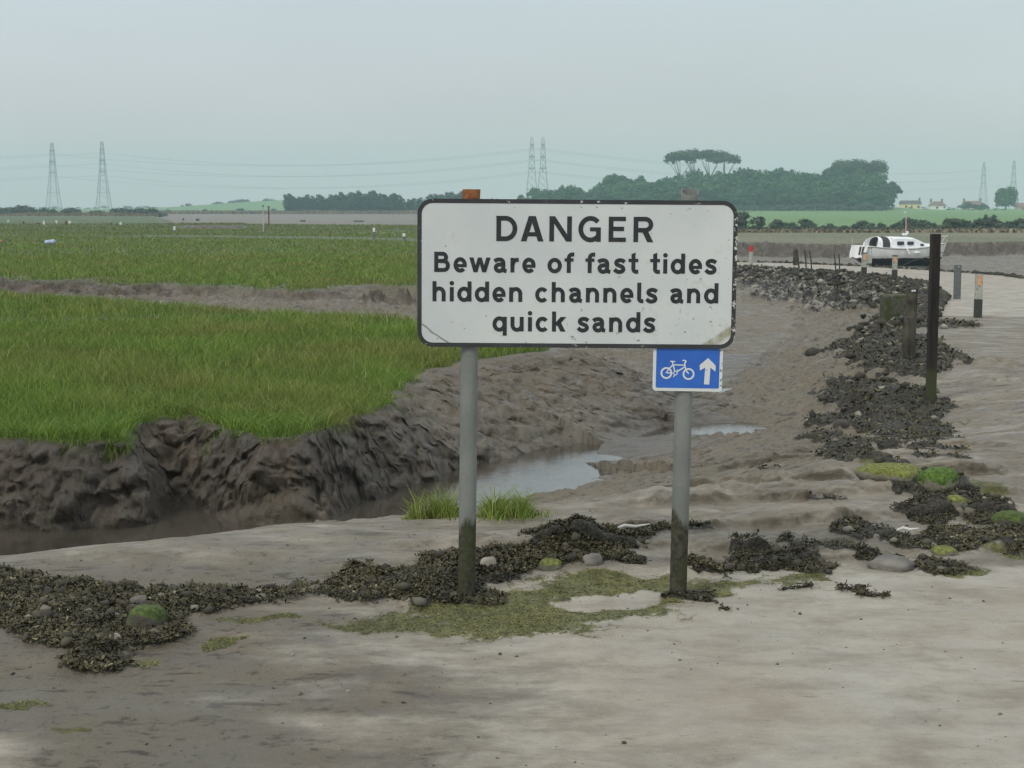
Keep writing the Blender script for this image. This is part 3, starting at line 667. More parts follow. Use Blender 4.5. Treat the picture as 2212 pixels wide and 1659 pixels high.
# algae felt
ax_, ay_ = scatter(330000, 6.0, 11.5); am = algae_mask(ax_, ay_); k = (am > .3) & (RG.uniform(0, 1, len(am)) < am * .8); ax_, ay_ = ax_[k], ay_[k]; n = len(ax_)
AG = Mat('algae_material', .6, .4)
AG.col(AG.ramp(AG.attr('tint'), [(0, (.035, .040, .010)), (.5, (.112, .116, .024)), (1, (.24, .22, .06))]))
hh_ = RG.uniform(.002, .008, n)
o = blade_mesh('algae', ax_, ay_, gzv(ax_, ay_), hh_, np.full(n, .006), hh_ * RG.uniform(1, 5, n), AG.m, np.clip(RG.beta(2, 2, n) + .5 * fbm(ax_ * 2.2, ay_ * 3, 0, 3), 0, 1))
tag(o, 'olive green algae film on the mud around the sign posts', 'algae', kind='stuff')

# ------------------------------------------------------------------ stones
def ground_at(px, py, zg):
    for _ in range(6):
        c = P(px, py, zg); zg = zg * .4 + gz(*c) * .6
    return P(px, py, zg)
def rock_mesh(seed, sx_, sy_, sz_, mat, name='stone', res=3, amp=.35):
    import bmesh
    bm = bmesh.new(); bmesh.ops.create_icosphere(bm, subdivisions=res, radius=1.0)
    co = np.array([v.co[:] for v in bm.verts]); o = seed * 3.7
    d = 1 + amp * fbm(co[:, 0] * .9 + o, co[:, 1] * .9, co[:, 2] * .9 + o, 3) + .06 * fbm(co[:, 0] * 4 + o, co[:, 1] * 4, co[:, 2] * 4, 3)
    co = co * d[:, None]; co = np.clip(co, -.86, .9)
    co *= np.array([sx_, sy_, sz_])
    for v, c_ in zip(bm.verts, co): v.co = c_
    me = bpy.data.meshes.new(name); bm.to_mesh(me); bm.free()
    me.polygons.foreach_set('use_smooth', [True] * len(me.polygons)); me.materials.append(mat)
    return me
def rockmat(name, c, moss=0.0, moss_c=(.065, .095, .018)):
    m = Mat(name, .8, .3); base = m.mix(m.rng(m.noise(6, 6), .3, .7), tuple(v * .6 for v in c), tuple(min(1, v * 1.3) for v in c))
    if moss > 0:
        g = m.n.new('ShaderNodeNewGeometry'); s_ = m.n.new('ShaderNodeSeparateXYZ'); m.l.new(g.outputs['Normal'], s_.inputs[0])
        up = m.math('ADD', s_.outputs[2], m.math('MULTIPLY', m.math('SUBTRACT', m.noise(7, 5), .5), 2.2))
        base = m.mix(m.rng(up, 1.0 - moss, 1.25 - moss), base, m.mix(m.rng(m.noise(40, 4), .35, .65), tuple(v * .55 for v in moss_c), tuple(v * 1.3 for v in moss_c)))
    m.col(base); m.bump(m.noise(25, 6), .015); return m.m
RM_dark = rockmat('dark_stone', (.075, .065, .055)); RM_pale = rockmat('pale_stone', (.30, .27, .22)); RM_grey = rockmat('grey_stone', (.17, .155, .135))
RM_moss = rockmat('mossy_stone', (.09, .08, .06), .85); RM_bright = rockmat('bright_moss_stone', (.22, .20, .15), 1.05, (.07, .125, .018)); RM_olive = rockmat('olive_stone', (.16, .15, .11), .7, (.15, .16, .035))
def stone(px, py, zz, w_px, h_px, mat, label, name='stone', group=None, seed=None, dep=.9, sink=.35):
    c = ground_at(px, py, zz); D = c[1]; s = D / F; sw = w_px * s / 2; sh_ = h_px * s / 2
    me = rock_mesh(seed if seed is not None else px, sw, sw * dep, sh_, mat, name)
    o = bpy.data.objects.new(name, me); COL.objects.link(o); o.location = (c[0], c[1], gz(*c) + sh_ * (1 - 2 * sink) * .6)
    o.rotation_euler = (0, 0, random.uniform(0, 6)); return tag(o, label, 'stone', group)
stone(318, 1350, 0, 100, 78, RM_moss, 'green mossy boulder in the seaweed at the left edge of the road', 'mossy_stone', seed=3)
stone(2028, 1052, 0, 96, 62, RM_bright, 'bright green mossy boulder in the seaweed right of the tall black post foot', 'mossy_stone', seed=8)
stone(1925, 1035, 0, 150, 44, RM_olive, 'wide flat stone with olive moss along its top edge', 'mossy_stone', seed=12)
stone(2180, 1130, 0, 90, 48, RM_moss, 'dark mossy stone at the right edge of the photo', 'mossy_stone', seed=15)
stone(2062, 1090, 0, 60, 40, RM_olive, 'pale stone with a yellow moss cap below the bright green boulder', 'mossy_stone', seed=17)
stone(248, 1380, 0, 30, 22, RM_pale, 'small pale stone beside the green mossy boulder on the left', seed=19)
stone(1925, 1222, 0, 100, 36, RM_grey, 'smooth grey stone at the road edge right of the blue sign post', seed=23)
stone(1280, 1215, 0, 56, 34, RM_grey, 'grey stone half under the seaweed heap between the sign posts', seed=29)
stone(1055, 1225, 0, 44, 40, RM_pale, 'pale stone in the seaweed just right of the left sign post', seed=31)
stone(1190, 1225, 0, 60, 34, RM_olive, 'olive stained stone in front of the tallest seaweed heap', seed=33)
stone(300, 1300, 0, 40, 24, RM_grey, 'small grey stone behind the green mossy boulder on the left', seed=35)
stone(2040, 1195, 0, 70, 26, RM_olive, 'low moss stained stone among the seaweed near the right edge', seed=37)
stone(1820, 920, -.05, 50, 26, RM_dark, 'dark stone under seaweed left of the tall black post', seed=39)
# rubble along the causeway shoulders
def rubble(n, lo, hi, y0, y1, name, label, smin, smax, pal_p=.22, px_min=None):
    V = []; Fq = []; T = []; base = 0
    import bmesh
    bm = bmesh.new(); bmesh.ops.create_icosphere(bm, subdivisions=1, radius=1.0)
    bv = np.array([v.co[:] for v in bm.verts]); bf = np.array([[v.index for v in f_.verts] for f_ in bm.faces]); bm.free()
    cnt = 0; rx_, ry_ = scatter(min(n * 40, 300000), y0, y1, ulim=.42)
    ff = fields(rx_, ry_); k = (ff['dc'] > lo) & (ff['dc'] < hi + 1.4 * ff['n2']) & (ff['grass'] < .2)
    rx_, ry_, rz_ = rx_[k][:n], ry_[k][:n], ff['z'][k][:n]; m = len(rx_)
    s = RG.uniform(smin, smax, m)[:, None] * RG.uniform(.6, 1.25, (m, 3)) * np.array([1, 1, .65])
    vv = bv[None] * s[:, None, :] * RG.uniform(.72, 1.15, (m, len(bv), 1)); a = RG.uniform(0, 6.3, m); ca, sa = np.cos(a)[:, None], np.sin(a)[:, None]
    vx = vv[..., 0] * ca - vv[..., 1] * sa; vy = vv[..., 0] * sa + vv[..., 1] * ca
    vv = np.stack([vx + rx_[:, None], vy + ry_[:, None], vv[..., 2] + rz_[:, None] + s[:, 2:3] * .3], -1)
    ft = (bf[None] + np.arange(m)[:, None, None] * len(bv)).reshape(-1, 3)
    tint = np.where(RG.uniform(0, 1, m) < pal_p, RG.uniform(.5, 1, m), RG.uniform(0, .35, m))
    o = np_mesh(name, vv.reshape(-1, 3), ft, mat=RUB, attrs={'tint': np.repeat(tint, len(bv))})
    return tag(o, label, 'rubble', kind='stuff')
_r = Mat('rubble_material', .85, .3); _r.col(_r.mix(_r.rng(_r.noise(9, 4), .35, .65), _r.ramp(_r.attr('tint'), [(0, (.022, .020, .016)), (.4, (.065, .058, .045)), (1, (.36, .33, .27))]), _r.ramp(_r.attr('tint'), [(0, (.035, .032, .022)), (.4, (.09, .08, .055)), (1, (.22, .2, .15))])))
RUB = _r.m
rubble(9000, 2.15, 3.6, 30, 92, 'rubble', 'dark broken stone rubble heaped on both shoulders of the causeway', .03, .13, .07)
rubble(450, 3.1, 4.6, 42, 62, 'rubble', 'scattered pale and dark stones on the mud slope below the causeway', .04, .17, .3)

def shingle(n_try, y0, y1, smin, smax, label, pal_p):
    import bmesh
    bm = bmesh.new(); bmesh.ops.create_icosphere(bm, subdivisions=1, radius=1.0)
    bv = np.array([v.co[:] for v in bm.verts]); bf = np.array([[v.index for v in f_.verts] for f_ in bm.faces]); bm.free()
    rx_, ry_ = scatter(n_try, y0, y1, ulim=.40); w_ = weed_mask(rx_, ry_); k = (w_ > .08) & (RG.uniform(0, 1, n_try) < .5); rx_, ry_ = rx_[k], ry_[k]; rz_ = gzv(rx_, ry_); m = len(rx_)
    s_ = (smin + (smax - smin) * RG.uniform(0, 1, m) ** 3)[:, None] * RG.uniform(.6, 1.3, (m, 3)) * np.array([1, 1, .6]) * np.maximum(1, ry_ / 10)[:, None]
    vv = bv[None] * s_[:, None, :] * RG.uniform(.5, 1.2, (m, len(bv), 1)); vv = np.stack([vv[..., 0] + rx_[:, None], vv[..., 1] + ry_[:, None], vv[..., 2] + rz_[:, None] + s_[:, 2:3] * .35], -1)
    ft = (bf[None] + np.arange(m)[:, None, None] * len(bv)).reshape(-1, 3)
    tint = np.where(RG.uniform(0, 1, m) < pal_p, RG.uniform(.45, 1, m), RG.uniform(.1, .4, m))
    o = np_mesh('shingle', vv.reshape(-1, 3), ft, mat=RUB, attrs={'tint': np.repeat(tint, len(bv))}); return tag(o, label, 'shingle', kind='stuff')
shingle(26000, 6.2, 34, .006, .050, 'small broken stones half buried among the seaweed', .16)
# ------------------------------------------------------------------ danger sign
SG = empty('danger_sign', (0, 8, 0), 'white rectangular danger sign with black border and lettering on two grey poles', 'sign')
PX = 8.0 / F                                   # metres per working pixel at the sign
def sx_(px): return (px - CX) * PX
def sz_(py): return Q(CX, py, 8.0).z
pole = Mat('painted_pole', .55, .4, 0.0)
zz_ = pole.sep('Z', 'Object'); nn_ = pole.noise(9, 5, .6, stretch=(1, 1, .22)); nf = pole.noise(40, 5)
paint = pole.mix(pole.rng(pole.noise(3, 5), .3, .7), (.15, .16, .145), (.20, .21, .19))
paint = pole.mix(pole.math('MULTIPLY', pole.rng(nf, .6, .72), .3), paint, (.10, .10, .085))
low = pole.mix(pole.rng(nf, .35, .65), (.022, .020, .015), (.065, .060, .040))
low = pole.mix(pole.rng(pole.noise(9, 4), .45, .7), low, (.042, .048, .016))
edge = pole.math('ADD', zz_, pole.math('MULTIPLY', pole.math('SUBTRACT', nn_, .5), .55))
pole.col(pole.mix(pole.rng(edge, .38, .47), low, paint)); pole.rgh(pole.mix(pole.rng(edge, .40, .45), (.9,) * 3, (.5,) * 3)); pole.bump(nf, .003)
rustm = Mat('rusty_pole', .85, .3); rustm.col(rustm.mix(rustm.rng(rustm.noise(30, 6), .35, .65), (.16, .055, .02), (.30, .12, .045)))
rustm.bump(rustm.noise(60, 5), .002)
def pipe(mb, p0, p1, r, wall=.006, cut=0.0, n=32):
    p0, p1 = Vector(p0), Vector(p1); vs = []; fs = []
    for z_, rr in ((0, r), (1, r), (1, r - wall), (.9, r - wall)):
        for k in range(n):
            a = 2 * math.pi * k / n; q = p0.lerp(p1, z_) + Vector((math.cos(a) * rr, math.sin(a) * rr, 0))
            if z_ == 1: q.z += cut * (math.sin(a) * .8 - math.cos(a) * .0)
            vs.append(q)
    for i in range(3):
        for k in range(n): fs.append((i * n + k, i * n + (k + 1) % n, (i + 1) * n + (k + 1) % n, (i + 1) * n + k))
    return mb.add(vs, fs)
Y0 = 8.0
r_ = .0445
lb = (sx_(1005), 0, -.15); lt = (sx_(1018), 0, sz_(436)); lt2 = (sx_(1019.5), 0, sz_(409))
mb = MB(); pipe(mb, lb, lt, r_); p1 = mb.build('pole', pole.m, SG, True); tag(p1, 'left grey pole with green algae on its foot')
mb = MB(); pipe(mb, lt, lt2, r_ + .0005); mb.add([(lt2[0] + math.cos(k * math.pi / 12) * .042, math.sin(k * math.pi / 12) * .042, lt2[2] - .002) for k in range(24)], [tuple(range(24))]); mb.build('pole_top', rustm.m, p1, True)['label'] = 'rusty brown top of the left pole'
rb_ = (sx_(1471), 0, -.15); rt = (sx_(1487), 0, sz_(414))
mb = MB(); pipe(mb, rb_, rt, r_, wall=.005, cut=.022)
# the dark stain under the small sign
p2 = mb.build('pole', pole.m, SG, True); tag(p2, 'right grey pole with an open slanting top and algae on its foot')
# boards
TILT = math.radians(.42)
BW, BH, BR = 683 * PX, 316.5 * PX, .078
bc = Vector((sx_(1245), -.062, sz_(591)))
def rrect(w, h, r, n=10):
    out = []
    for cx_, cz_, a0 in ((w / 2 - r, h / 2 - r, 0), (-w / 2 + r, h / 2 - r, 90), (-w / 2 + r, -h / 2 + r, 180), (w / 2 - r, -h / 2 + r, 270)):
        for k in range(n + 1):
            a = math.radians(a0 + 90 * k / n); out.append((cx_ + r * math.cos(a), cz_ + r * math.sin(a)))
    return out
def plate(mb, outl, y0, y1, bev=.0):
    n = len(outl); vs = [(a, y0, b) for a, b in outl] + [(a, y1, b) for a, b in outl]
    fs = [tuple(range(n)), tuple(reversed(range(n, 2 * n)))] + [(k, n + k, n + (k + 1) % n, (k + 1) % n) for k in range(n)]
    return mb.add(vs, fs)
def ringp(mb, o1, o2, y0, y1):
    n = len(o1); vs = [(a, y0, b) for a, b in o1] + [(a, y0, b) for a, b in o2] + [(a, y1, b) for a, b in o1] + [(a, y1, b) for a, b in o2]
    fs = []
    for k in range(n):
        j = (k + 1) % n
        fs += [(k, j, n + j, n + k), (2 * n + k, 3 * n + k, 3 * n + j, 2 * n + j), (k, 2 * n + k, 2 * n + j, j), (n + k, n + j, 3 * n + j, 3 * n + k)]
    return mb.add(vs, fs)
wm = Mat('sign_white', .42, .45)
v1 = wm.noise(2.2, 5); v2 = wm.noise(26, 5, .6); v3 = wm.noise(9, 6, .7)
base = wm.mix(wm.rng(v1, .3, .7), (.50, .535, .525), (.58, .61, .59))
xb, zb = wm.sep('X'), wm.sep('Z')
# more specks towards the right and the bottom
dens = wm.math('ADD', wm.math('MULTIPLY', wm.rng(xb, -.1, .8), .035), wm.math('MULTIPLY', wm.rng(zb, -.1, -.36), .045))
base = wm.mix(wm.math('MULTIPLY', wm.rng(wm.math('ADD', v2, dens), .675, .72), .75), base, (.16, .14, .09))
base = wm.mix(wm.math('MULTIPLY', wm.rng(wm.math('ADD', v3, dens), .58, .76), .5), base, (.42, .42, .33))
# creased and stained lower corners
dr = wm.math('ADD', wm.math('MULTIPLY', xb, .62), wm.math('MULTIPLY', zb, -.95))
dr = wm.math('ADD', dr, wm.math('MULTIPLY', wm.math('SUBTRACT', v3, .5), .05))
s1 = wm.math('MULTIPLY', wm.rng(dr, .722, .738), wm.rng(dr, .795, .765))
base = wm.mix(wm.math('MULTIPLY', s1, wm.rng(wm.noise(14, 5), .25, .6, .35, .95)), base, (.25, .235, .13))
dl = wm.math('ADD', wm.math('MULTIPLY', xb, -.66), wm.math('MULTIPLY', zb, -.95))
dl = wm.math('ADD', dl, wm.math('MULTIPLY', wm.math('SUBTRACT', v3, .5), .03))
s2 = wm.math('MULTIPLY', wm.rng(dl, .755, .759), wm.rng(dl, .770, .764))
base = wm.mix(wm.math('MULTIPLY', s2, .8), base, (.18, .16, .12))
wm.col(base); wm.bump(v1, .004)
bk = Mat('sign_black', .45, .45)
chip = bk.rng(bk.math('ADD', bk.noise(24, 6, .75), bk.math('MULTIPLY', bk.rng(bk.sep('X'), .775, .799), .13)), .63, .67)
chip2 = bk.rng(bk.noise(22, 4, .6), .70, .74)
bkc = bk.mix(bk.math('MAXIMUM', chip, chip2), bk.mix(bk.rng(bk.noise(5, 4), .3, .7), (.018, .020, .022), (.035, .037, .038)), (.52, .52, .48))
bk.col(bkc)
inkm = simple('sign_ink', (.024, .027, .029), .5, .25, 30)
metal = simple('galvanised_back', (.30, .31, .31), .5, .15, 12, metal=.6)
def place_child(o, loc=bc, tilt=TILT):
    o.location = loc; o.rotation_euler = (0, tilt, 0); return o
mb = MB(); plate(mb, rrect(BW - .004, BH - .004, BR), -.002, .003); panel = place_child(mb.build('sign_panel', wm.m, SG))
mb = MB(); ringp(mb, rrect(BW, BH, BR), rrect(BW - .043, BH - .043, BR - .0215), -.0035, .0045); place_child(mb.build('border', bk.m, SG))
for zc_ in (.2, -.2):
    mb = MB(); mb.box((0, .020, zc_), (BW - .16, .028, .04)); place_child(mb.build('back_rail', metal, SG))
for xx in (lt[0] - bc.x - .003, rt[0] - bc.x - .003):
    for zc_ in (.2, -.2):
        mb = MB()
        mb.tube([(xx + math.cos(a) * .051, .062 + math.sin(a) * .051, zc_) for a in [math.radians(k) for k in range(-80, 261, 20)]], .005, 6)
        place_child(mb.build('clamp', metal, SG))
# lettering drawn as strokes
U_ = .00044937
def arc(cx_, cy_, rx, ry, a0, a1, n=20): return [(cx_ + rx * math.cos(math.radians(a0 + (a1 - a0) * k / n)), cy_ + ry * math.sin(math.radians(a0 + (a1 - a0) * k / n))) for k in range(n + 1)]
def crom(p, n=6):
    p = [p[0]] + p + [p[-1]]; out = []
    for i in range(1, len(p) - 2):
        for k in range(n):
            t = k / n; out.append(tuple(.5 * (2 * p[i][j] + (p[i + 1][j] - p[i - 1][j]) * t + (2 * p[i - 1][j] - 5 * p[i][j] + 4 * p[i + 1][j] - p[i + 2][j]) * t * t + (3 * p[i][j] - p[i - 1][j] - 3 * p[i + 1][j] + p[i + 2][j]) * t ** 3) for j in (0, 1)))
    return out + [p[-2]]
bowl = arc(78, 80, 56, 64, 0, 360, 36)
GL = {
 'o': [('s', arc(80, 80, 58, 64, 0, 360, 36))],
 'e': [('s', arc(74, 80, 52, 64, -2, 318, 32)), ('s', [(30, 72), (147, 72)], 34)],
 'c': [('s', arc(76, 80, 54, 64, 40, 320, 28))],
 'd': [('s', bowl), ('s', [(138, 0), (138, 225)])],
 'q': [('s', bowl), ('s', [(138, -50), (138, 162)])],
 'h': [('s', [(22, 0), (22, 225)]), ('s', arc(74, 88, 51, 56, 165, 0, 16) + [(125, 0)])],
 'n': [('s', [(22, 0), (22, 162)]), ('s', arc(74, 88, 51, 56, 165, 0, 16) + [(125, 0)])],
 'u': [('s', [(126, 0), (126, 162)]), ('s', [(22, 162), (22, 74)] + arc(74, 72, 52, 56, 180, 345, 16))],
 'i': [('s', [(22, 0), (22, 160)]), ('d', (22, 204, 25))],
 'l': [('s', [(22, 225), (22, 48)] + arc(52, 48, 30, 30, 190, 270, 8) + [(70, 18)])],
 'a': [('s', crom([(12, 122), (34, 138), (68, 144), (98, 134), (110, 108), (110, 60), (112, 36), (122, 20), (146, 14)])), ('s', crom([(108, 92), (76, 88), (42, 80), (25, 54), (38, 24), (66, 15), (94, 24), (110, 48)]))],
 'r': [('s', [(22, 0), (22, 162)]), ('s', crom([(24, 84), (36, 120), (60, 138), (92, 141)]))],
 's': [('s', crom([(124, 126), (98, 142), (66, 145), (38, 134), (30, 112), (44, 94), (70, 83), (98, 70), (110, 46), (98, 24), (64, 14), (34, 22), (11, 42)]))],
 't': [('s', [(55, 210), (55, 52)] + arc(84, 50, 29, 32, 185, 270, 8) + [(110, 19)]), ('s', [(0, 144), (109, 144)], 36), ('p', [(33, 205), (77, 205), (77, 232), (33, 214)])],
 'f': [('s', [(48, 0), (48, 162)] + arc(86, 164, 38, 42, 180, 92, 8) + [(108, 206)]), ('s', [(0, 144), (100, 144)], 36)],
 'w': [('h', (22, 164, 70, 0, 23)), ('h', (70, 0, 117, 164, 21)), ('h', (117, 164, 165, 0, 21)), ('h', (165, 0, 213, 164, 23))],
 'k': [('s', [(22, 0), (22, 225)]), ('h', (127, 164, 42, 66, 31)), ('h', (70, 104, 124, 0, 28))],
 'B': [('s', [(22, 0), (22, 225)]), ('s', [(30, 203), (92, 203)] + arc(94, 163, 38, 40, 90, -90, 14) + [(30, 123)]), ('s', [(60, 121), (104, 121)] + arc(106, 71.5, 47, 49.5, 90, -90, 14) + [(30, 22)])],
 'D': [('s', [(26, 0), (26, 280)]), ('s', [(34, 254), (98, 254)] + arc(100, 140, 107, 114, 90, -90, 24) + [(34, 26)])],
 'A': [('h', (119, 280, 32, 0, 31)), ('h', (135, 280, 222, 0, 31)), ('s', [(66, 78), (188, 78)], 46)],
 'N': [('s', [(26, 0), (26, 280)]), ('s', [(224, 0), (224, 280)]), ('h', (30, 280, 220, 0, 32))],
 'G': [('s', arc(135, 140, 109, 120, 42, 322, 34)), ('s', [(224, 0), (224, 158)]), ('s', [(130, 138), (240, 138)], 44)],
 'E': [('s', [(26, 0), (26, 280)]), ('s', [(30, 256), (191, 256)], 48), ('s', [(30, 145), (172, 145)], 48), ('s', [(30, 24), (193, 24)], 48)],
 'R': [('s', [(26, 0), (26, 280)]), ('s', [(34, 256), (126, 256)] + arc(128, 194, 65, 62, 90, -90, 16) + [(34, 132)], 50), ('h', (118, 140, 188, 0, 33))],
}
LAY = [('DANGER', 461, 52, [870, 1143, 1462, 1786, 2124, 2402], [233, 254, 250, 250, 193, 220]),
       ('Beware of fast tides', 810, 44, [177, 393, 570, 840, 1030, 1163, 0, 1445, 1635, 0, 1869, 2002, 2184, 2351, 0, 2594, 2741, 2824, 3027, 3206], None),
       ('hidden channels and', 1139, 44, [158, 352, 435, 632, 830, 1018, 0, 1310, 1495, 1688, 1879, 2074, 2264, 2454, 2549, 0, 2824, 3014, 3204], None),
       ('quick sands', 1470, 44, [833, 1035, 1232, 1318, 1502, 0, 1784, 1954, 2144, 2334, 2529], None)]
def ribbon(mb, pts, w, yf, yb, tr):
    closed = math.dist(pts[0], pts[-1]) < 1e-6
    if closed: pts = pts[:-1]
    n = len(pts); L_ = []; R_ = []
    for i in range(n):
        def nrm(a, b_): d = (b_[0] - a[0], b_[1] - a[1]); l = math.hypot(*d) or 1; return (-d[1] / l, d[0] / l)
        ns = []
        if i > 0 or closed: ns.append(nrm(pts[i - 1], pts[i]))
        if i < n - 1 or closed: ns.append(nrm(pts[i], pts[(i + 1) % n]))
        nx = sum(a[0] for a in ns) / len(ns); ny = sum(a[1] for a in ns) / len(ns); l2 = max(nx * nx + ny * ny, .3)
        nx /= l2; ny /= l2
        L_.append((pts[i][0] + nx * w / 2, pts[i][1] + ny * w / 2)); R_.append((pts[i][0] - nx * w / 2, pts[i][1] - ny * w / 2))
    vs = [(*tr(a), yf) for a in L_] + [(*tr(a), yf) for a in R_] + [(*tr(a), yb) for a in L_] + [(*tr(a), yb) for a in R_]
    vs = [(a, c_, b_) for a, b_, c_ in vs]; fs = []
    for k in range(n if closed else n - 1):
        j = (k + 1) % n
        fs += [(k, j, n + j, n + k), (k, 2 * n + k, 2 * n + j, j), (n + k, n + j, 3 * n + j, 3 * n + k)]
    if not closed: fs += [(0, n, 3 * n, 2 * n), (n - 1, 2 * n - 1 + 0, 4 * n - 1, 3 * n - 1)]
    mb.add(vs, fs)
def poly_plate(mb, pl, yf, yb, tr):
    n = len(pl); vs = [(tr(p)[0], yf, tr(p)[1]) for p in pl] + [(tr(p)[0], yb, tr(p)[1]) for p in pl]
    mb.add(vs, [tuple(range(n))] + [(k, n + k, n + (k + 1) % n, (k + 1) % n) for k in range(n)])
WORDS = []
for txt, bl, sw, xs, ws in LAY:
    i0 = 0
    for wd0 in txt.split(' '):
        WORDS.append((wd0, bl, sw, xs[i0:i0 + len(wd0)])); i0 += len(wd0) + 1
for txt, bl, sw, xs in WORDS:
    mb = MB()
    for ch, xl in zip(txt, xs):
        tr = lambda p, xl=xl, bl=bl: ((xl + p[0] - 1776) * U_, -(bl - p[1] - 824) * U_)
        yf = -.0040
        for st_ in GL[ch]:
            yf -= .00004
            if st_[0] == 's': ribbon(mb, st_[1], st_[2] if len(st_) > 2 else sw, yf, -.0021, tr)
            elif st_[0] == 'd': poly_plate(mb, arc(st_[1][0], st_[1][1], st_[1][2], st_[1][2], 0, 345, 23), yf, -.0021, tr)
            elif st_[0] == 'p': poly_plate(mb, st_[1], yf, -.0021, tr)
            elif st_[0] == 'h':
                x1, y1, x2, y2, hw = st_[1]; poly_plate(mb, [(x1 - hw, y1), (x1 + hw, y1), (x2 + hw, y2), (x2 - hw, y2)], yf, -.0021, tr)
    o = place_child(mb.build('lettering', inkm, SG)); o['label'] = 'black word ' + txt

# small blue cycle route sign
CS = empty('cycle_route_sign', (0, 8, 0), 'small blue cycle sign with bicycle and up arrow clamped to the right pole', 'sign')
cw_, chh = 150 * PX, 100 * PX
cc = Vector((sx_(1485), -.052, sz_(793)))
cwh = Mat('cycle_sign_white', .45, .45); cwh.col(cwh.mix(cwh.rng(cwh.math('ADD', cwh.noise(60, 4), cwh.math('MULTIPLY', cwh.rng(cwh.sep('X'), .15, .175), .14)), .66, .72), (.62, .64, .62), (.20, .18, .13)))
cbl = Mat('cycle_sign_blue', .4, .45); cbl.col(cbl.mix(cbl.rng(cbl.noise(7, 4), .3, .7), (.018, .105, .44), (.024, .135, .52)))
C_T = math.radians(.9)
mb = MB(); plate(mb, rrect(cw_, chh, .018, 6), -.002, .002); o = mb.build('sign_plate', cwh.m, CS); place_child(o, cc, C_T)
mb = MB(); plate(mb, rrect(cw_ - .032, chh - .032, .008, 5), -.0032, -.001); o = mb.build('blue_face', cbl.m, CS); place_child(o, cc, C_T)
k_ = .0002296 * 1.0
trc = lambda p: ((p[0] - 1192) * k_, -(p[1] - 583) * k_ - .0005 * 0)
mb = MB(); yf = -.0042
def cs(pts, w):
    global yf
    yf -= .00004; ribbon(mb, pts, w, yf, -.003, trc)
cs([(a, b) for a, b in arc(722, 697, 110, 112, 0, 360, 36)], 38); cs(arc(1212, 712, 112, 112, 0, 360, 36), 38)
cs(arc(922, 697, 38, 42, 0, 360, 24), 20)
cs([(800, 436), (912, 440)], 26); cs([(850, 445), (862, 515), (790, 590), (720, 690), (860, 700)], 28)
cs([(862, 500), (910, 660)], 28); cs([(870, 512), (1120, 518)], 26); cs([(1120, 560), (950, 665)], 28)
cs([(1070, 415), (1120, 410), (1150, 430), (1120, 480), (1135, 560), (1165, 650), (1215, 705)], 28); cs([(905, 740), (880, 785)], 22); cs([(950, 630), (975, 622)], 20)
o = mb.build('bicycle_symbol', cwh.m, CS); place_child(o, cc, C_T)
mb = MB(); poly_plate(mb, [(1635, 350), (1808, 515), (1803, 648), (1692, 562), (1676, 940), (1560, 936), (1576, 562), (1463, 630), (1452, 510)], -.0042, -.003, trc)
o = mb.build('arrow', cwh.m, CS); place_child(o, cc, C_T)
mb = MB()
mb.tube([(sx_(1481) - cc.x + math.cos(a) * .049, .052 + math.sin(a) * .049, 0) for a in [math.radians(k) for k in range(-80, 261, 20)]], .005, 6); o = mb.build('clamp', metal, CS); place_child(o, cc, C_T)

# ------------------------------------------------------------------ posts
wood = Mat('dark_timber', .85, .25)
wn_ = wood.noise(14, 6, .7, stretch=(1, 1, .08)); wd2 = wood.noise(4, 4)
wc_ = wood.mix(wood.rng(wn_, .3, .7), (.010, .009, .008), (.040, .032, .026)); wood.col(wood.mix(wood.rng(wood.math('ADD', wood.sep('Z'), wood.math('MULTIPLY', wd2, .5)), .75, .45), wc_, (.05, .055, .025))); wood.bump(wn_, .006)
wood2 = Mat('weathered_timber', .9, .2)
a_ = wood2.noise(12, 6, .7, stretch=(1, 1, .12)); b_ = wood2.noise(5, 5)
wood2.col(wood2.mix(wood2.rng(b_, .4, .65), wood2.mix(wood2.rng(a_, .3, .7), (.022, .020, .016), (.075, .066, .050)), (.09, .085, .06))); wood2.bump(a_, .01)
plast = simple('recycled_plastic', (.115, .13, .125), .6, .2, 10)
whitep = Mat('white_post_paint', .6, .35); whitep.col(whitep.mix(whitep.rng(whitep.noise(16, 5), .45, .7), (.40, .41, .36), (.17, .18, .12)))
darkp = simple('dark_post_base', (.045, .05, .042), .7, .3, 14)
orange = simple('orange_reflector', (.72, .34, .16), .35, .15, 20)
redp = simple('red_post_top', (.50, .03, .02), .5, .2, 10)
bluep = simple('pale_reflector', (.50, .58, .62), .3, .15, 20)
mossm = Mat('mossy_concrete', .9, .2); mossm.col(mossm.mix(mossm.rng(mossm.noise(7, 5), .4, .6), mossm.mix(mossm.rng(mossm.noise(20, 4), .3, .7), (.06, .055, .045), (.12, .11, .09)), (.05, .065, .02))); mossm.bump(mossm.noise(18, 5), .02)
def base_at(px, py, zg): c = ground_at(px, py, zg); return c[0], c[1], gz(*c)
def D_of(py, zg): return P(CX, py, zg)[1]

x0, y0_, z0 = base_at(2010, 874, 0)
s = y0_ / F
H_ = (Q(2008, 505, y0_).z - z0)
tp = empty('timber_post', (x0, y0_, z0), 'tall black square timber post with a seaweed clump at its foot', 'post')
mb = MB(); mb.box((0, 0, H_ / 2 - .15), (19.5 * s, 19.5 * s, H_ + .3), bev=.008); mb.build('shaft', wood.m, tp)
mb = MB(); mb.tube([(0, 0, -.05), (0, 0, .03), (0, 0, .09)], [.14, .11, .07], 14); mb.build('footing', simple('dark_footing', (.03, .028, .02), .9, .4, 20, bump=.02), tp)
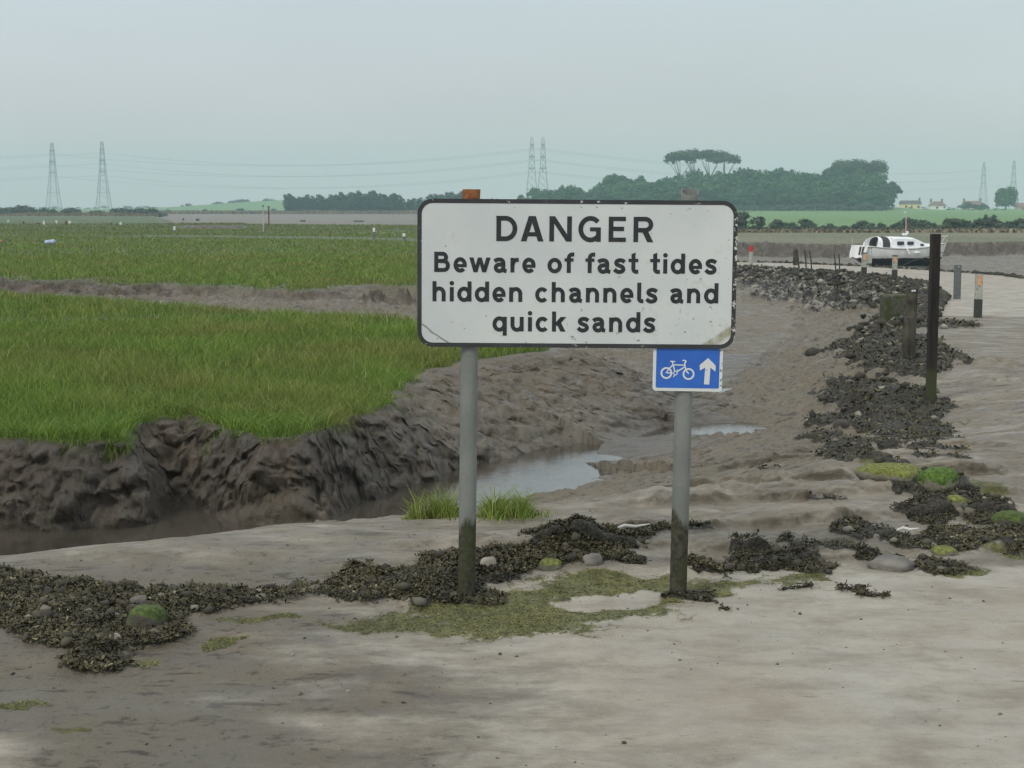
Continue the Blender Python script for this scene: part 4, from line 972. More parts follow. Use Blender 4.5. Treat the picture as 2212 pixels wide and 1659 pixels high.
# weathered stump
x0, y0_, z0 = base_at(1963, 775, -.12); s = y0_ / F; H_ = Q(1963, 622, y0_).z - z0
tp = empty('weathered_post', (x0, y0_, z0), 'short thick eroded dark wooden post standing left of the tall black post', 'post')
mb = MB(); mb.tube([(0, 0, -.2), (-.01, 0, .25), (.005, 0, H_ * .6), (.015, 0, H_ * .62), (.02, 0, H_)], [16 * s, 15 * s, 14 * s, 12 * s, 12.5 * s], 9); mb.build('shaft', wood2.m, tp, True)
mb = MB(); mb.box((.02, -13.2 * s, H_ - .035), (.06, .012, .025)); mb.build('reflector', bluep, tp)
x0, y0_, z0 = base_at(1932, 698, -.28); s = y0_ / F; H_ = Q(1932, 636, y0_).z - z0
mb = MB(); mb.box((0, 0, H_ / 2 - .1), (56 * s, .5, H_ + .2), bev=.03); o = mb.build('concrete_block', mossm.m); o.location = (x0, y0_, z0); tag(o, 'mossy square concrete block on the mud slope behind the eroded post', 'concrete block')
def marker(px, pyb, pyt, wpx, zg, label, kind, lean=0.0):
    x0, y0_, z0 = base_at(px, pyb, zg); s = y0_ / F; H_ = Q(px, pyt, y0_).z - z0; w = wpx * s
    t = empty('marker_post', (x0, y0_, z0), label, 'marker post', 'marker posts along the causeway')
    t.rotation_euler = (0, lean, 0)
    if kind in ('orange', 'blue'):
        mb = MB(); mb.box((0, 0, H_ * .21 - .1), (w, w, H_ * .42 + .2), bev=.01); mb.build('post_base', darkp, t)
        mb = MB(); mb.box((0, 0, H_ * .71), (w * .94, w * .94, H_ * .58), bev=.012); p_ = mb.build('post_shaft', whitep.m, t)
        mb = MB(); mb.box((0, -w * .485, H_ * .84), (w * .46, .012, H_ * .22)); mb.build('reflector', orange if kind == 'orange' else bluep, p_)
        mb = MB(); mb.box((0, 0, H_ * 1.0 + .012), (w * 1.0, w * 1.0, .03)); mb.box((0, 0, H_ * .99 - .002), (w * .9, w * .9, .02)); mb.build('post_cap', darkp, p_)
    elif kind == 'grey':
        mb = MB(); mb.box((0, 0, H_ / 2 - .1), (w, w, H_ + .2), bev=.012); mb.build('post_shaft', plast, t)
        mb = MB(); mb.box((0, -w * .5, H_ - .05), (.03, .012, .03)); mb.build('reflector', bluep, t)
    elif kind == 'red':
        mb = MB(); mb.tube([(0, 0, -.1), (0, 0, H_ * .72)], w / 2, 10); mb.build('post_shaft', whitep.m, t, True)
        mb = MB(); mb.tube([(0, 0, H_ * .72), (0, 0, H_)], w / 2 * 1.05, 10); mb.build('post_top', redp, t, True)
    return t
marker(2112, 686, 590, 15, -.27, 'nearest marker post with orange reflector, white above and dark below', 'orange')
marker(2067, 646, 572, 13, -.35, 'plain dark grey marker post between the tall black post and the road', 'grey')
marker(1932, 607, 553, 10.5, -.5, 'marker post with orange reflector in front of the middle of the boat', 'orange')
marker(1866, 597, 547, 10.5, -.53, 'marker post with orange reflector in front of the stern of the boat', 'orange')
marker(1878, 577, 535, 9, -.6, 'marker post with pale blue reflector on the far side of the road by the boat', 'blue')
marker(1622, 572, 532, 8.5, -.6, 'short marker post with a red top just right of the danger sign', 'red')
stickm = simple('dark_stick', (.035, .03, .024), .85, .3, 12)
for i, (px, pyt, pxb, pyb, w_, lab) in enumerate([(1720, 537, 1727, 580, 3.4, 'leftmost thin dark stick leaning beside the causeway'), (1738, 540, 1742, 582, 3.0, 'second thin dark stick from the left beside the causeway'), (1749, 541, 1754, 584, 2.8, 'third thin dark stick from the left beside the causeway'),
                                     (1802, 548, 1806, 590, 2.8, 'thin dark stick standing left of the boat stern post, left one of the pair'), (1812, 548, 1814, 591, 2.8, 'thin dark stick nearest the boat stern, right one of the pair')]):
    x0, y0_, z0 = base_at(pxb, pyb, -.5); s = y0_ / F; tpv = Q(px, pyt, y0_)
    mb = MB(); mb.tube([(0, 0, -.15), ((tpv.x - x0) * .5 + .01, 0, (tpv.z - z0) * .5), (tpv.x - x0, 0, tpv.z - z0)], [w_ * s * .55, w_ * s * .5, w_ * s * .42], 7)
    o = mb.build('stick', stickm, None, True); o.location = (x0, y0_, z0); tag(o, lab, 'stick', 'sticks beside the causeway')
x0, y0_, z0 = base_at(1718, 573, -.6); s = y0_ / F
mb = MB(); mb.box((0, 0, .3), (9 * s, .2, .8), bev=.02); o = mb.build('stump', wood2.m); o.location = (x0, y0_, z0); tag(o, 'short dark stump behind the leftmost thin stick', 'stump')

# ------------------------------------------------------------------ boat
BD = 104.0
bp = Q(1850, 575, BD); bzg = gz(bp.x, BD)
bs = BD / F
BT = empty('sailing_boat', (bp.x + .0, BD, bzg + .02), 'white beached sailing boat with a dark bottom and striped stern beyond the causeway', 'boat', rz=math.radians(20)); BT.scale = (1.0, 1.05, 1.1)
hullm = Mat('hull_paint', .4, .4); hz = hullm.sep('Z')
hullm.col(hullm.mix(hullm.rng(hullm.math('ADD', hz, hullm.math('MULTIPLY', hullm.math('SUBTRACT', hullm.noise(3, 4), .5), .1)), .57, .60), (.02, .022, .025), hullm.mix(hullm.rng(hullm.noise(2, 5, stretch=(1, 1, .3)), .4, .7), (.86, .86, .85), (.70, .69, .65))))
bwhite = simple('boat_white', (.84, .85, .84), .4, .08, 3); bglass = simple('boat_window', (.04, .05, .06), .15, .2, 4); bdark = simple('boat_dark', (.05, .045, .045), .7, .3, 4)
brust = simple('boat_rust', (.30, .08, .04), .7, .3, 5); bstripe = simple('boat_stripe', (.02, .02, .022), .5, .1, 5)
Lb = 6.9
def sect(t):
    """half section at station t: list of (y, z) from keel to sheer"""
    bmx = 1.12 * (math.sin(math.pi * min(1, .30 + .52 * t + .0)) ** .8 if t < .5 else (math.sin(math.pi * (.30 + .52 * .5)) ** .8) * (1 - ((t - .5) / .5) ** 2.3))
    bmx = max(bmx, .015)
    sheer = 1.36 - .18 * math.sin(math.pi * min(1, t * 1.1)) + .22 * max(0, t - .5) ** 1.3
    keel = .06 + .5 * max(0, (.14 - t) / .14) ** 1.2 + .42 * max(0, (t - .82) / .18) ** 2
    return [(0, keel), (bmx * .45, keel + .10), (bmx * .82, .52 + .1 * abs(t - .5)), (bmx * .96, .85), (bmx, sheer)], sheer, bmx
st_n = 25; vs = []; fs = []
for i in range(st_n):
    t = i / (st_n - 1); sec, sh_, bm_ = sect(t)
    xoff = lambda z_: (.34 * (z_ - .7) * max(0, 1 - t * 6)) + (.38 * (z_ - 1.3) * max(0, (t - .8) / .2))
    ring = [(xoff(b_) + t * Lb, -a_, b_) for a_, b_ in reversed(sec)] + [(xoff(b_) + t * Lb, a_, b_) for a_, b_ in sec[1:]]
    vs += ring
K = 9
for i in range(st_n - 1):
    for k in range(K - 1): fs.append((i * K + k, (i + 1) * K + k, (i + 1) * K + k + 1, i * K + k + 1))
    fs.append((i * K + K - 1, (i + 1) * K + K - 1, (i + 1) * K, i * K))
fs.append(tuple(range(K))); mb = MB(); mb.add(vs, fs); hull = mb.build('hull', hullm.m, BT, True)
# diagonal stripes on the transom
mb = MB()
for yy_ in (-.62, -.28):
    q_ = []
    for dy, z_ in ((0, 1.28), (.24, 1.28), (.12, .78), (-.10, .78)):
        yv = (yy_ + dy) * (1 - .12 * (1.3 - z_) / .5); q_.append((.34 * (z_ - .7) - .014, yv, z_))
    mb.add(q_ + [(a + .01, b, c_) for a, b, c_ in q_], [(0, 1, 2, 3), (7, 6, 5, 4), (0, 4, 5, 1), (1, 5, 6, 2), (2, 6, 7, 3), (3, 7, 4, 0)])
mb.build('transom_stripe', bstripe, hull)
mb = MB()                                             # rubbing strake
for sg in (-1, 1):
    mb.tube([(t * Lb + (.34 * .6 * max(0, 1 - t * 6)) + .1 * max(0, (t - .8) / .2), sg * (sect(t)[2] + .01), sect(t)[1] - .06) for t in [k / 20 for k in range(1, 20)]], .022, 5)
mb.build('rubbing_strake', simple('strake_grey', (.25, .23, .2), .6, .2, 6), hull)
# deck and cabin
def loft(secs, name, mat, parent, smooth=False):
    mb = MB(); vs = []; n = len(secs[0]); fs = []
    for s_ in secs: vs += s_
    for i in range(len(secs) - 1):
        for k in range(n - 1): fs.append((i * n + k, i * n + k + 1, (i + 1) * n + k + 1, (i + 1) * n + k))
    fs.append(tuple(reversed(range(n)))); fs.append(tuple(range((len(secs) - 1) * n, len(secs) * n)))
    mb.add(vs, fs); return mb.build(name, mat, parent, smooth)
def csec(x_, w_, zb_, zt): return [(x_, -w_, zb_), (x_, -w_ * .92, zt - .10), (x_, -w_ * .80, zt - .02), (x_, 0, zt + .03), (x_, w_ * .80, zt - .02), (x_, w_ * .92, zt - .10), (x_, w_, zb_)]
cab = loft([csec(2.25, .80, 1.15, 1.80), csec(2.5, .80, 1.15, 1.84), csec(3.9, .74, 1.15, 1.80), csec(4.5, .62, 1.15, 1.62), csec(5.0, .5, 1.17, 1.45), csec(5.7, .32, 1.2, 1.36)], 'cabin', bwhite, BT)
for xa, xb_, zl_, zh in ((2.55, 3.05, 1.36, 1.58), (3.35, 3.83, 1.36, 1.57), (4.45, 4.75, 1.30, 1.42)):
    ya = -.80 if xa < 3 else (-.755 if xa < 4 else -.60)
    mb = MB(); plate(mb, [(a + (xa + xb_) / 2, b + (zl_ + zh) / 2) for a, b in rrect(xb_ - xa, zh - zl_, .07, 5)], ya - .035, ya + .12); mb.build('window', bglass, cab)
    mb = MB(); plate(mb, [(a + (xa + xb_) / 2, b + (zl_ + zh) / 2) for a, b in rrect(xb_ - xa, zh - zl_, .07, 5)], -ya - .12, -ya + .035); mb.build('window', bglass, cab)
# spray hood: two white hoops, dark-coloured shell between paints the shaded opening
def hood(xb0, xt0, xb1, xt1, mat, nm, wv=.82):
    out = []
    for xb_, xt in ((xb0, xt0), (xb1, xt1)):
        out.append([(xb_ + (xt - xb_) * math.sin(math.radians(a)), -wv * math.cos(math.radians(a)), 1.22 + .66 * (math.sin(math.radians(a)) ** .6 if a not in (0, 180) else 0)) for a in range(0, 181, 15)])
    mb = MB(); n = len(out[0]); vs = out[0] + out[1] + [(a + .02, b * .97, c_ - .02) for a, b, c_ in out[0]] + [(a + .02, b * .97, c_ - .02) for a, b, c_ in out[1]]
    fs = []
    for k in range(n - 1): fs += [(k, k + 1, n + k + 1, n + k), (2 * n + k, 3 * n + k, 3 * n + k + 1, 2 * n + k + 1), (k, 2 * n + k, 2 * n + k + 1, k + 1), (n + k, n + k + 1, 3 * n + k + 1, 3 * n + k)]
    mb.add(vs, fs); return mb.build(nm, mat, BT)
hood(.95, 1.35, 1.42, 1.50, bwhite, 'spray_hood'); hood(1.44, 1.52, 2.0, 2.0, bdark, 'spray_hood', .80); hood(2.02, 2.02, 2.25, 2.15, bwhite, 'spray_hood', .81)
mb = MB(); mb.box((1.7, 0, 1.15), (1.5, 1.3, .1)); mb.build('cockpit_floor', bdark, BT)
dk = MB(); vs = []; fs = []
for i in range(st_n):
    t = i / (st_n - 1); _, sh_, bm_ = sect(t); xo = (.34 * (sh_ - .7) * max(0, 1 - t * 6)) + (.38 * (sh_ - 1.3) * max(0, (t - .8) / .2))
    vs += [(t * Lb + xo, -bm_ * .97, sh_ - .03), (t * Lb + xo, bm_ * .97, sh_ - .03)]
for i in range(st_n - 1): fs.append((2 * i, 2 * i + 2, 2 * i + 3, 2 * i + 1))
dk.add(vs, fs); dk.build('deck', simple('deck_cream', (.55, .54, .47), .6, .1, 4), BT)
mb = MB(); mb.tube([(3.75, 0, 1.8), (3.72, 0, 3.35)], .028, 8); mst = mb.build('mast', simple('mast_grey', (.42, .43, .42), .5, .1, 4), BT, True)
mb = MB(); mb.tube([(3.82, 0, 2.1), (3.80, 0, 2.75)], .05, 6); mb.build('furled_cover', brust, mst, True)
mb = MB(); mb.box((3.64, 0, 3.33), (.16, .05, .05)); mb.build('masthead_fitting', bwhite, mst)
mb = MB(); mb.box((3.66, 0, 2.0), (.3, .14, .12)); mb.box((3.84, 0, 2.1), (.14, .12, .18)); mb.build('mast_step', bwhite, mst)
mb = MB()
for sg in (-1, 1):
    mb.tube([(6.1, sg * .42, 1.3), (6.55, sg * .34, 1.8), (7.1, 0, 1.9)], .016, 6); mb.tube([(6.75, sg * .16, 1.38), (6.95, sg * .12, 1.86)], .014, 6); mb.tube([(5.6, sg * .6, 1.25), (6.55, sg * .34, 1.8)], .01, 5)
mb.build('bow_rail', simple('rail_steel', (.5, .5, .5), .35, .1, 4, metal=.6), BT)
for sg in (-1, 1):
    mb = MB(); mb.tube([(.15, sg * .75, 1.3), (.12, sg * .75, 1.85)], .02, 6); mb.build('stern_rail', simple('rail_dull', (.4, .4, .4), .5, .1, 4), BT)
for xx, zz1 in ((3.05, 1.0), (3.9, .92), (5.05, .95)):
    mb = MB()
    if xx == 3.9: mb.tube([(xx - .28, -1.16, .90), (xx - .2, -1.19, .91), (xx + .1, -1.19, .93), (xx + .18, -1.16, .94)], [.03, .07, .07, .03], 8)
    else: mb.tube([(xx - .06, -1.14, 1.28), (xx - .02, -1.17, 1.2), (xx + .14, -1.17, .82), (xx + .16, -1.15, .76)], [.03, .075, .075, .03], 8)
    mb.build('fender', bwhite, BT, True)
for p_ in ((3.4, 0, 1.84), (2.7, .2, 1.85)):
    mb = MB(); mb.box(p_, (.11, .08, .07)); mb.build('deck_fitting', bdark, cab)
c1 = P(2045, 586, -1.3)
ch0 = Q(2037, 545, BD + 1.5); ch1x, ch1y = c1
mb = MB(); pts = [ch0, ch0.lerp(Vector((ch1x + .3, ch1y + 14, -1.4)), .6) - Vector((0, 0, .15)), Vector((ch1x + .3, ch1y + 14, gz(ch1x + .3, ch1y + 14)))]
mb.tube(pts, .022, 5); o = mb.build('anchor_rope', bdark); tag(o, 'thin dark mooring rope running from the boat bow down to the mud', 'rope')

# ------------------------------------------------------------------ small things on the marsh and mud
whitem = simple('white_paint', (.75, .76, .74), .5, .1, 6); greym = simple('grey_post', (.16, .16, .15), .7, .2, 6); rustp = simple('rusty_metal', (.17, .06, .035), .8, .3, 5)
blk = simple('dark_boulder', (.05, .052, .052), .8, .3, 2)
def mpost(px, pyb, pyt, w_, zg, label, top=.4, white=whitem, low=greym):
    x0, y0_ = ground_at(px, pyb, zg); z0 = gz(x0, y0_); s = y0_ / F; H_ = (Q(px, pyt, y0_).z - z0)
    t = empty('marsh_post', (x0, y0_, z0), label, 'post', 'posts on the salt marsh')
    mb = MB(); mb.tube([(0, 0, -.2), (0, 0, H_ * (1 - top))], w_ * s / 2, 8); mb.build('shaft', low, t, True)
    mb = MB(); mb.tube([(0, 0, H_ * (1 - top)), (0, 0, H_ * .97), (0, 0, H_)], [w_ * s / 2 * 1.04, w_ * s / 2 * 1.04, w_ * s / 2 * .7], 8); mb.build('painted_top', white, t, True)
    return t
mpost(808, 517, 492, 5, .12, 'grey marsh post with white top left of the danger sign', .35)
mpost(873, 523, 504, 6, .12, 'short dark marsh post with pale top close to the left edge of the danger sign', .35)
mpost(377, 505, 489, 4.5, .12, 'white topped marsh post beside the black hollow', .5)
mpost(261, 489, 480, 5, .12, 'white topped post on the far marsh left of the black hollow', .6)
mpost(151, 485, 477, 5, .12, 'small white post on the far marsh, right one of three on the left', .9)
mpost(122, 484, 476, 4, .12, 'small white post on the far marsh, middle one of three on the left', .9)
mpost(95, 486, 477, 4, .12, 'small white post on the far marsh, left one of three on the left', .9)
mpost(18, 480, 475, 3.5, .12, 'tiny white post on the far marsh at the left edge of the photo', .9)
mpost(143, 486, 477, 4.5, .12, 'rusty brown post on the far marsh beside a white post', .5, rustp, rustp)
mpost(240, 487, 481, 4, .12, 'faint brown post on the far marsh left of the black hollow', .5, rustp, rustp)
mpost(51, 485, 478, 4, .12, 'thin brown post on the far marsh near the left edge', .5, rustp, rustp)
# tall thin poles
for px, pyb, pyt, w_, mat, lab in ((569, 503, 444, 2.2, whitem, 'thin pale pole on the marsh, left one of the tall pair'), (581, 490, 446, 3.2, rustp, 'dark rusty pole on the marsh, right one of the tall pair')):
    x0, y0_ = P(px, pyb, .12); z0 = gz(x0, y0_); s = y0_ / F; H_ = Q(px, pyt, y0_).z - z0
    t = empty('marsh_pole', (x0, y0_, z0), lab, 'pole'); mb = MB(); mb.tube([(0, 0, -.2), (0, 0, H_)], w_ * s / 2, 7); mb.build('shaft', mat if mat is rustp else simple('pale_pole', (.45, .46, .44), .6, .1, 5), t, True)
    mb = MB(); mb.tube([(0, 0, H_ * .95), (0, 0, H_ * 1.01)], w_ * s * .9, 8); mb.build('pole_cap', greym, t, True)
def blob(px, pyb, w_, h_, zg, mat, name, label, cat, seed):
    c = P(px, pyb, zg); s = c[1] / F; me = rock_mesh(seed, w_ * s / 2, w_ * s * .4, h_ * s / 2, mat, name, 2)
    o = bpy.data.objects.new(name, me); COL.objects.link(o); o.location = (c[0], c[1], gz(*c) + h_ * s * .35); return tag(o, label, cat)
blob(396, 476, 5, 6, -.9, blk, 'dark_boulder', 'dark boulder on the pale far mudflat, left one of the pair', 'boulder', 41)
blob(427, 477, 9, 6, -.9, blk, 'dark_boulder', 'wider dark boulder on the pale far mudflat, right one of the pair', 'boulder', 43)
blob(654, 479, 14, 6, -.9, simple('far_scrub', (.10, .12, .09), .9, .3, .5), 'scrub_clump', 'low grey scrub clump on the far mudflat in front of the poplars', 'scrub', 45)
blob(1000 - 70, 479, 26, 5, -.9, simple('far_scrub_pale', (.13, .14, .11), .9, .3, .5), 'scrub_clump', 'long low scrub clump on the far mudflat near the sign', 'scrub', 47)
blob(775, 479, 26, 5, -.9, simple('far_scrub_mid', (.12, .13, .11), .9, .3, .5), 'scrub_clump', 'low scrub clump on the far mudflat below the middle of the poplars', 'scrub', 48)
blob(82, 485, 10, 5, .12, rustp, 'rusty_scrap', 'low rusty brown scrap lying on the far marsh at the left', 'scrap', 49)
c = P(108, 534, MZ); s = c[1] / F
mb = MB(); mb.tube([(-.24, 0, .10), (-.22, 0, .12), (.2, .05, .17), (.26, .05, .16)], [.03, .10, .12, .05], 10); o = mb.build('plastic_drum', simple('pale_blue_plastic', (.42, .50, .66), .4, .25, 6), None, True); o.location = (c[0], c[1], gz(*c) + .10); tag(o, 'crumpled pale blue plastic drum lying in the marsh grass', 'plastic drum')
blob(1, 524, 7, 8, MZ, simple('orange_buoy', (.65, .12, .05), .5, .1, 5), 'buoy', 'small orange buoy cut off by the left edge of the photo', 'buoy', 51)
# driftwood, bones and litter in the weed
pw = simple('bleached_wood', (.62, .60, .54), .7, .15, 20)
for i, (px, py, l_, ang, lab) in enumerate([(1365, 1172, .22, .25, 'white bleached stick lying on the seaweed between the sign posts'), (1960, 1170, .13, -.2, 'short white stick in the seaweed near the right edge')]):
    c = P(px, py); zz = gz(*c); mb = MB(); mb.tube([(-l_ / 2, 0, 0), (-l_ * .2, .01, .014), (l_ * .1, 0, .008), (l_ / 2, -.005, .02)], [.006, .012, .009, .003], 7)
    o = mb.build('driftwood', pw, None, True); o.location = (c[0], c[1], zz + .035); o.rotation_euler = (0, 0, ang); tag(o, lab, 'driftwood')
# pebbles and weed scraps on the road
peb = [(632, 1414, 8, RM_pale, 'tiny white shell on the road left of the algae'), (1080, 1408, 9, RM_dark, 'small dark pebble just below the algae patch'), (1348, 1600, 12, RM_dark, 'dark pebble low in the middle of the road')]
for px, py, w_, mt, lab in peb:
    c = P(px, py); s = c[1] / F; me = rock_mesh(px, w_ * s / 2, w_ * s / 2, w_ * s / 3, mt, 'pebble', 2); o = bpy.data.objects.new('pebble', me); COL.objects.link(o); o.location = (c[0], c[1], gz(*c) + .004); tag(o, lab, 'pebble')
n = 2400; gx, gy = scatter(n, 5.0, 10.5, ulim=.38); ff = fields(gx, gy); zz = ff['z']
clus = fbm(gx * 1.2, gy * 1.2, 0, 3); k = (clus > .02) | (RG.uniform(0, 1, n) < .2); gx, gy, zz = gx[k], gy[k], zz[k]; n = len(gx)
sc_ = RG.gamma(1.2, .0022, n) + .0015; an = RG.uniform(0, 6.28, n)
V = np.zeros((n, 5, 3)); ca, sa = np.cos(an), np.sin(an)
for j, (a, b_, h_) in enumerate(((-1, -.6, 0), (1, -.5, 0), (.8, .6, 0), (-.9, .5, 0), (.1, 0, .7))):
    V[:, j, 0] = gx + (a * ca - b_ * sa) * sc_; V[:, j, 1] = gy + (a * sa + b_ * ca) * sc_; V[:, j, 2] = zz - .001 + h_ * sc_
fs3 = (np.arange(n)[:, None, None] * 5 + np.array([[0, 1, 4], [1, 2, 4], [2, 3, 4], [3, 0, 4]])).reshape(-1, 3)
o = np_mesh('grit', V.reshape(-1, 3), fs3, mat=RUB, attrs={'tint': np.repeat(np.where(RG.uniform(0, 1, n) < .15, .8, RG.uniform(0, .6, n)), 5)}); tag(o, 'fine dark grit and weed scraps strewn over the pale road', 'grit', kind='stuff')

# ------------------------------------------------------------------ far vegetation
def leafmat(name, dark, light, brown=None):
    m = Mat(name, .8, .2); t = m.attr('tint')
    c = m.ramp(t, [(0, dark), (1, light)])
    if brown: c = m.mix(m.rng(m.noise(.25, 3), .52, .68), c, brown)
    m.col(c); return m.m
LM = leafmat('wood_foliage', (.016, .048, .022), (.09, .185, .06), (.12, .14, .05))
LM2 = leafmat('hazed_hedge_foliage', (.045, .068, .055), (.135, .175, .11), (.14, .14, .10))  # lighter, bluer leaves put distance haze into the colour
LM3 = leafmat('poplar_foliage', (.018, .05, .03), (.07, .14, .07))
LM4 = leafmat('pine_foliage', (.022, .045, .025), (.10, .14, .06))
bark = simple('bark', (.11, .095, .08), .9, .25, 2)
def crown_mesh(name, blobs, n, size, mat, seed, flat=1.0):
    r = np.random.default_rng(seed); w = np.array([b[3] * b[4] * b[5] for b in blobs]) ** .67; w = w / w.sum()
    which = r.choice(len(blobs), n, p=w); B = np.array(blobs)[which]
    d = r.normal(size=(n, 3)); d /= np.linalg.norm(d, axis=1)[:, None]; d[:, 2] = np.where(d[:, 2] < -.3, -d[:, 2] * .5, d[:, 2])
    rad = r.uniform(.5, 1.16, n) ** .7
    c = B[:, :3] + d * rad[:, None] * B[:, 3:6]
    t1 = r.normal(size=(n, 3)); t1 /= np.linalg.norm(t1, axis=1)[:, None]; t2 = np.cross(t1, d + .4 * r.normal(size=(n, 3))); t2 /= np.linalg.norm(t2, axis=1)[:, None] + 1e-9
    s = size * r.uniform(.5, 1.4, n)[:, None]
    V = np.stack([c - t1 * s - t2 * s * .6, c + t1 * s * .8 - t2 * s * .7, c + t1 * s + t2 * s * .7, c - t1 * s * .7 + t2 * s * .5], 1)
    blob_t = r.uniform(-.22, .22, len(blobs))[which]
    tint = np.clip(r.beta(2, 2.5, n) * .8 + blob_t + .1, 0, 1)
    return np_mesh(name, V.reshape(-1, 3), np.arange(n * 4).reshape(-1, 4), mat=mat, attrs={'tint': np.repeat(tint, 4)}, link=False).data
def rnd_blobs(r, kind):
    """unit crown, height 1 standing on z=0"""
    b = []
    if kind == 'round':
        for i in range(14):
            a = r.uniform(0, 6.3); rr = r.uniform(0, .33); zz = r.uniform(.22, .80); k = 1 - ((zz - .45) / .6) ** 2
            b.append((math.cos(a) * rr * k, math.sin(a) * rr * k, zz, *(r.uniform(.12, .24, 3) * np.array([1, 1, .8]))))
    elif kind == 'bush':
        for i in range(9):
            a = r.uniform(0, 6.3); rr = r.uniform(0, .55); b.append((math.cos(a) * rr, math.sin(a) * rr, r.uniform(.2, .68) * (1 - rr * .5), *(r.uniform(.22, .38, 3) * np.array([1, 1, .85]))))
    elif kind == 'poplar':
        for i in range(10):
            zz = .12 + .8 * i / 9; w = .13 * (1.1 - abs(zz - .45) * 1.2); b.append((r.uniform(-.05, .05), r.uniform(-.05, .05), zz, w * r.uniform(.8, 1.3), w, r.uniform(.09, .14)))
    return b
def vary(kind, n_var, n_leaf, size, mat, seed0):
    out = []
    for i in range(n_var):
        r = np.random.default_rng(seed0 + i); out.append(crown_mesh('crown', rnd_blobs(r, kind), n_leaf, size, mat, seed0 + 50 + i))
    return out
RT = vary('round', 7, 2600, .030, LM, 100); BU = vary('bush', 6, 1500, .045, LM2, 200); PO = vary('poplar', 4, 1100, .022, LM3, 300)
mbt = MB(); mbt.tube([(0, 0, -.06), (.01, 0, .2), (-.01, .01, .42), (.02, 0, .6)], [.035, .026, .018, .008], 7); mbt.tube([(0, 0, .28), (.12, .05, .5)], [.014, .006], 5); mbt.tube([(0, 0, .3), (-.13, -.04, .52)], [.014, .006], 5)
TRK = mbt.build('trunk', bark, None, True, link=False).data
mbt = MB(); mbt.tube([(0, 0, -.1), (0, 0, .9)], [.03, .006], 6); mbt.tube([(0, 0, .05), (.25, .05, .45)], [.02, .006], 5); mbt.tube([(0, 0, .05), (-.25, -.05, .45)], [.02, .006], 5)
STM = mbt.build('stem', bark, None, True, link=False).data
def tree(px, pyb, pyt, wfac, Y, meshes, trunk, name, label, cat, group, i):
    top = Q(px, pyt, Y); bz = Q(px, pyb, Y).z; zg = gz(top.x, Y); zg = min(zg, bz + 1.0) if bz < zg else zg
    h = top.z - zg
    if h < .4: return None
    o = empty(name, (top.x, Y, zg), label, cat, group, rz=random.uniform(0, 6.28)); o.scale = (h * wfac, h * wfac, h)
    c = bpy.data.objects.new('crown', meshes[i % len(meshes)]); COL.objects.link(c); c.parent = o
    t = bpy.data.objects.new('trunk' if trunk is TRK else 'stem', trunk); COL.objects.link(t); t.parent = o
    return o
# the wood on the right: canopy outline, several rows deep
prof = [(1118, 440), (1130, 420), (1150, 398), (1200, 402), (1240, 388), (1262, 402), (1300, 400), (1330, 374), (1352, 372), (1400, 385), (1450, 376), (1480, 366), (1530, 362), (1560, 368), (1600, 358), (1620, 352), (1645, 366), (1700, 360), (1750, 356), (1780, 366), (1810, 352), (1840, 346), (1880, 352), (1905, 372), (1918, 400), (1926, 432)]
pxs, pys = zip(*prof)
i = 0
for row, (Y, drop, step) in enumerate(((775, 0, 24), (752, 10, 27), (730, 26, 28), (708, 44, 30), (694, 62, 26))):
    px = 1128 + row * 6
    while px < 1925:
        pt = np.interp(px, pxs, pys) + drop * (.9 if 1300 < px < 1880 else .6) + random.uniform(-7, 7)
        if pt < 438:
            tree(px, 455, pt, random.uniform(.75, 1.15) * (1 if row < 3 else 1.2), Y + random.uniform(-6, 6), RT, TRK, 'broadleaf_tree', 'broadleaf tree in the dense dark wood on the hill behind the sign', 'tree', 'trees of the wood on the hill', i)
        px += step * random.uniform(.75, 1.25); i += 1
for i, px in enumerate(range(1135, 1925, 15)):
    tree(px, 458, 440 + random.uniform(-5, 5), random.uniform(1.2, 1.8), 684, BU, STM, 'understorey_bush', 'low bush along the front edge of the dark wood', 'bush', 'bushes along the edge of the wood', i)
# flat-topped pines
def pine(px, pyt, w_px, th_px, pyb, Y, label, seed, lean=0.0):
    r = np.random.default_rng(seed); top = Q(px, pyt, Y); zg = gz(top.x, Y); h = top.z - zg; s = Y / F; w = w_px * s; th = th_px * s
    o = empty('flat_topped_pine', (top.x, Y, zg), label, 'tree', 'flat topped pines on the wood')
    bl = []
    for k in range(12):
        u = r.uniform(-1, 1); bl.append((u * w * .42 + lean * th, r.uniform(-.3, .3) * w, h - th * (.40 + .38 * u * u) + r.uniform(-.22, .1) * th, w * r.uniform(.20, .32), w * r.uniform(.2, .3), th * r.uniform(.26, .38)))
    me = crown_mesh('crown', bl, 2600, .38, LM4, seed); c = bpy.data.objects.new('crown', me); COL.objects.link(c); c.parent = o
    mb = MB(); fork = h - th * 1.9
    mb.tube([(0, 0, -1), (.2, 0, fork * .6), (0, 0, fork)], [.5, .4, .34], 7)
    for b in bl[::2]: mb.tube([(0, 0, fork), (b[0] * .45, b[1] * .45, (fork + b[2]) / 2 - th * .1), (b[0], b[1], b[2] - b[5] * .3)], [.26, .17, .08], 5)
    mb.build('trunk', bark, o, True)
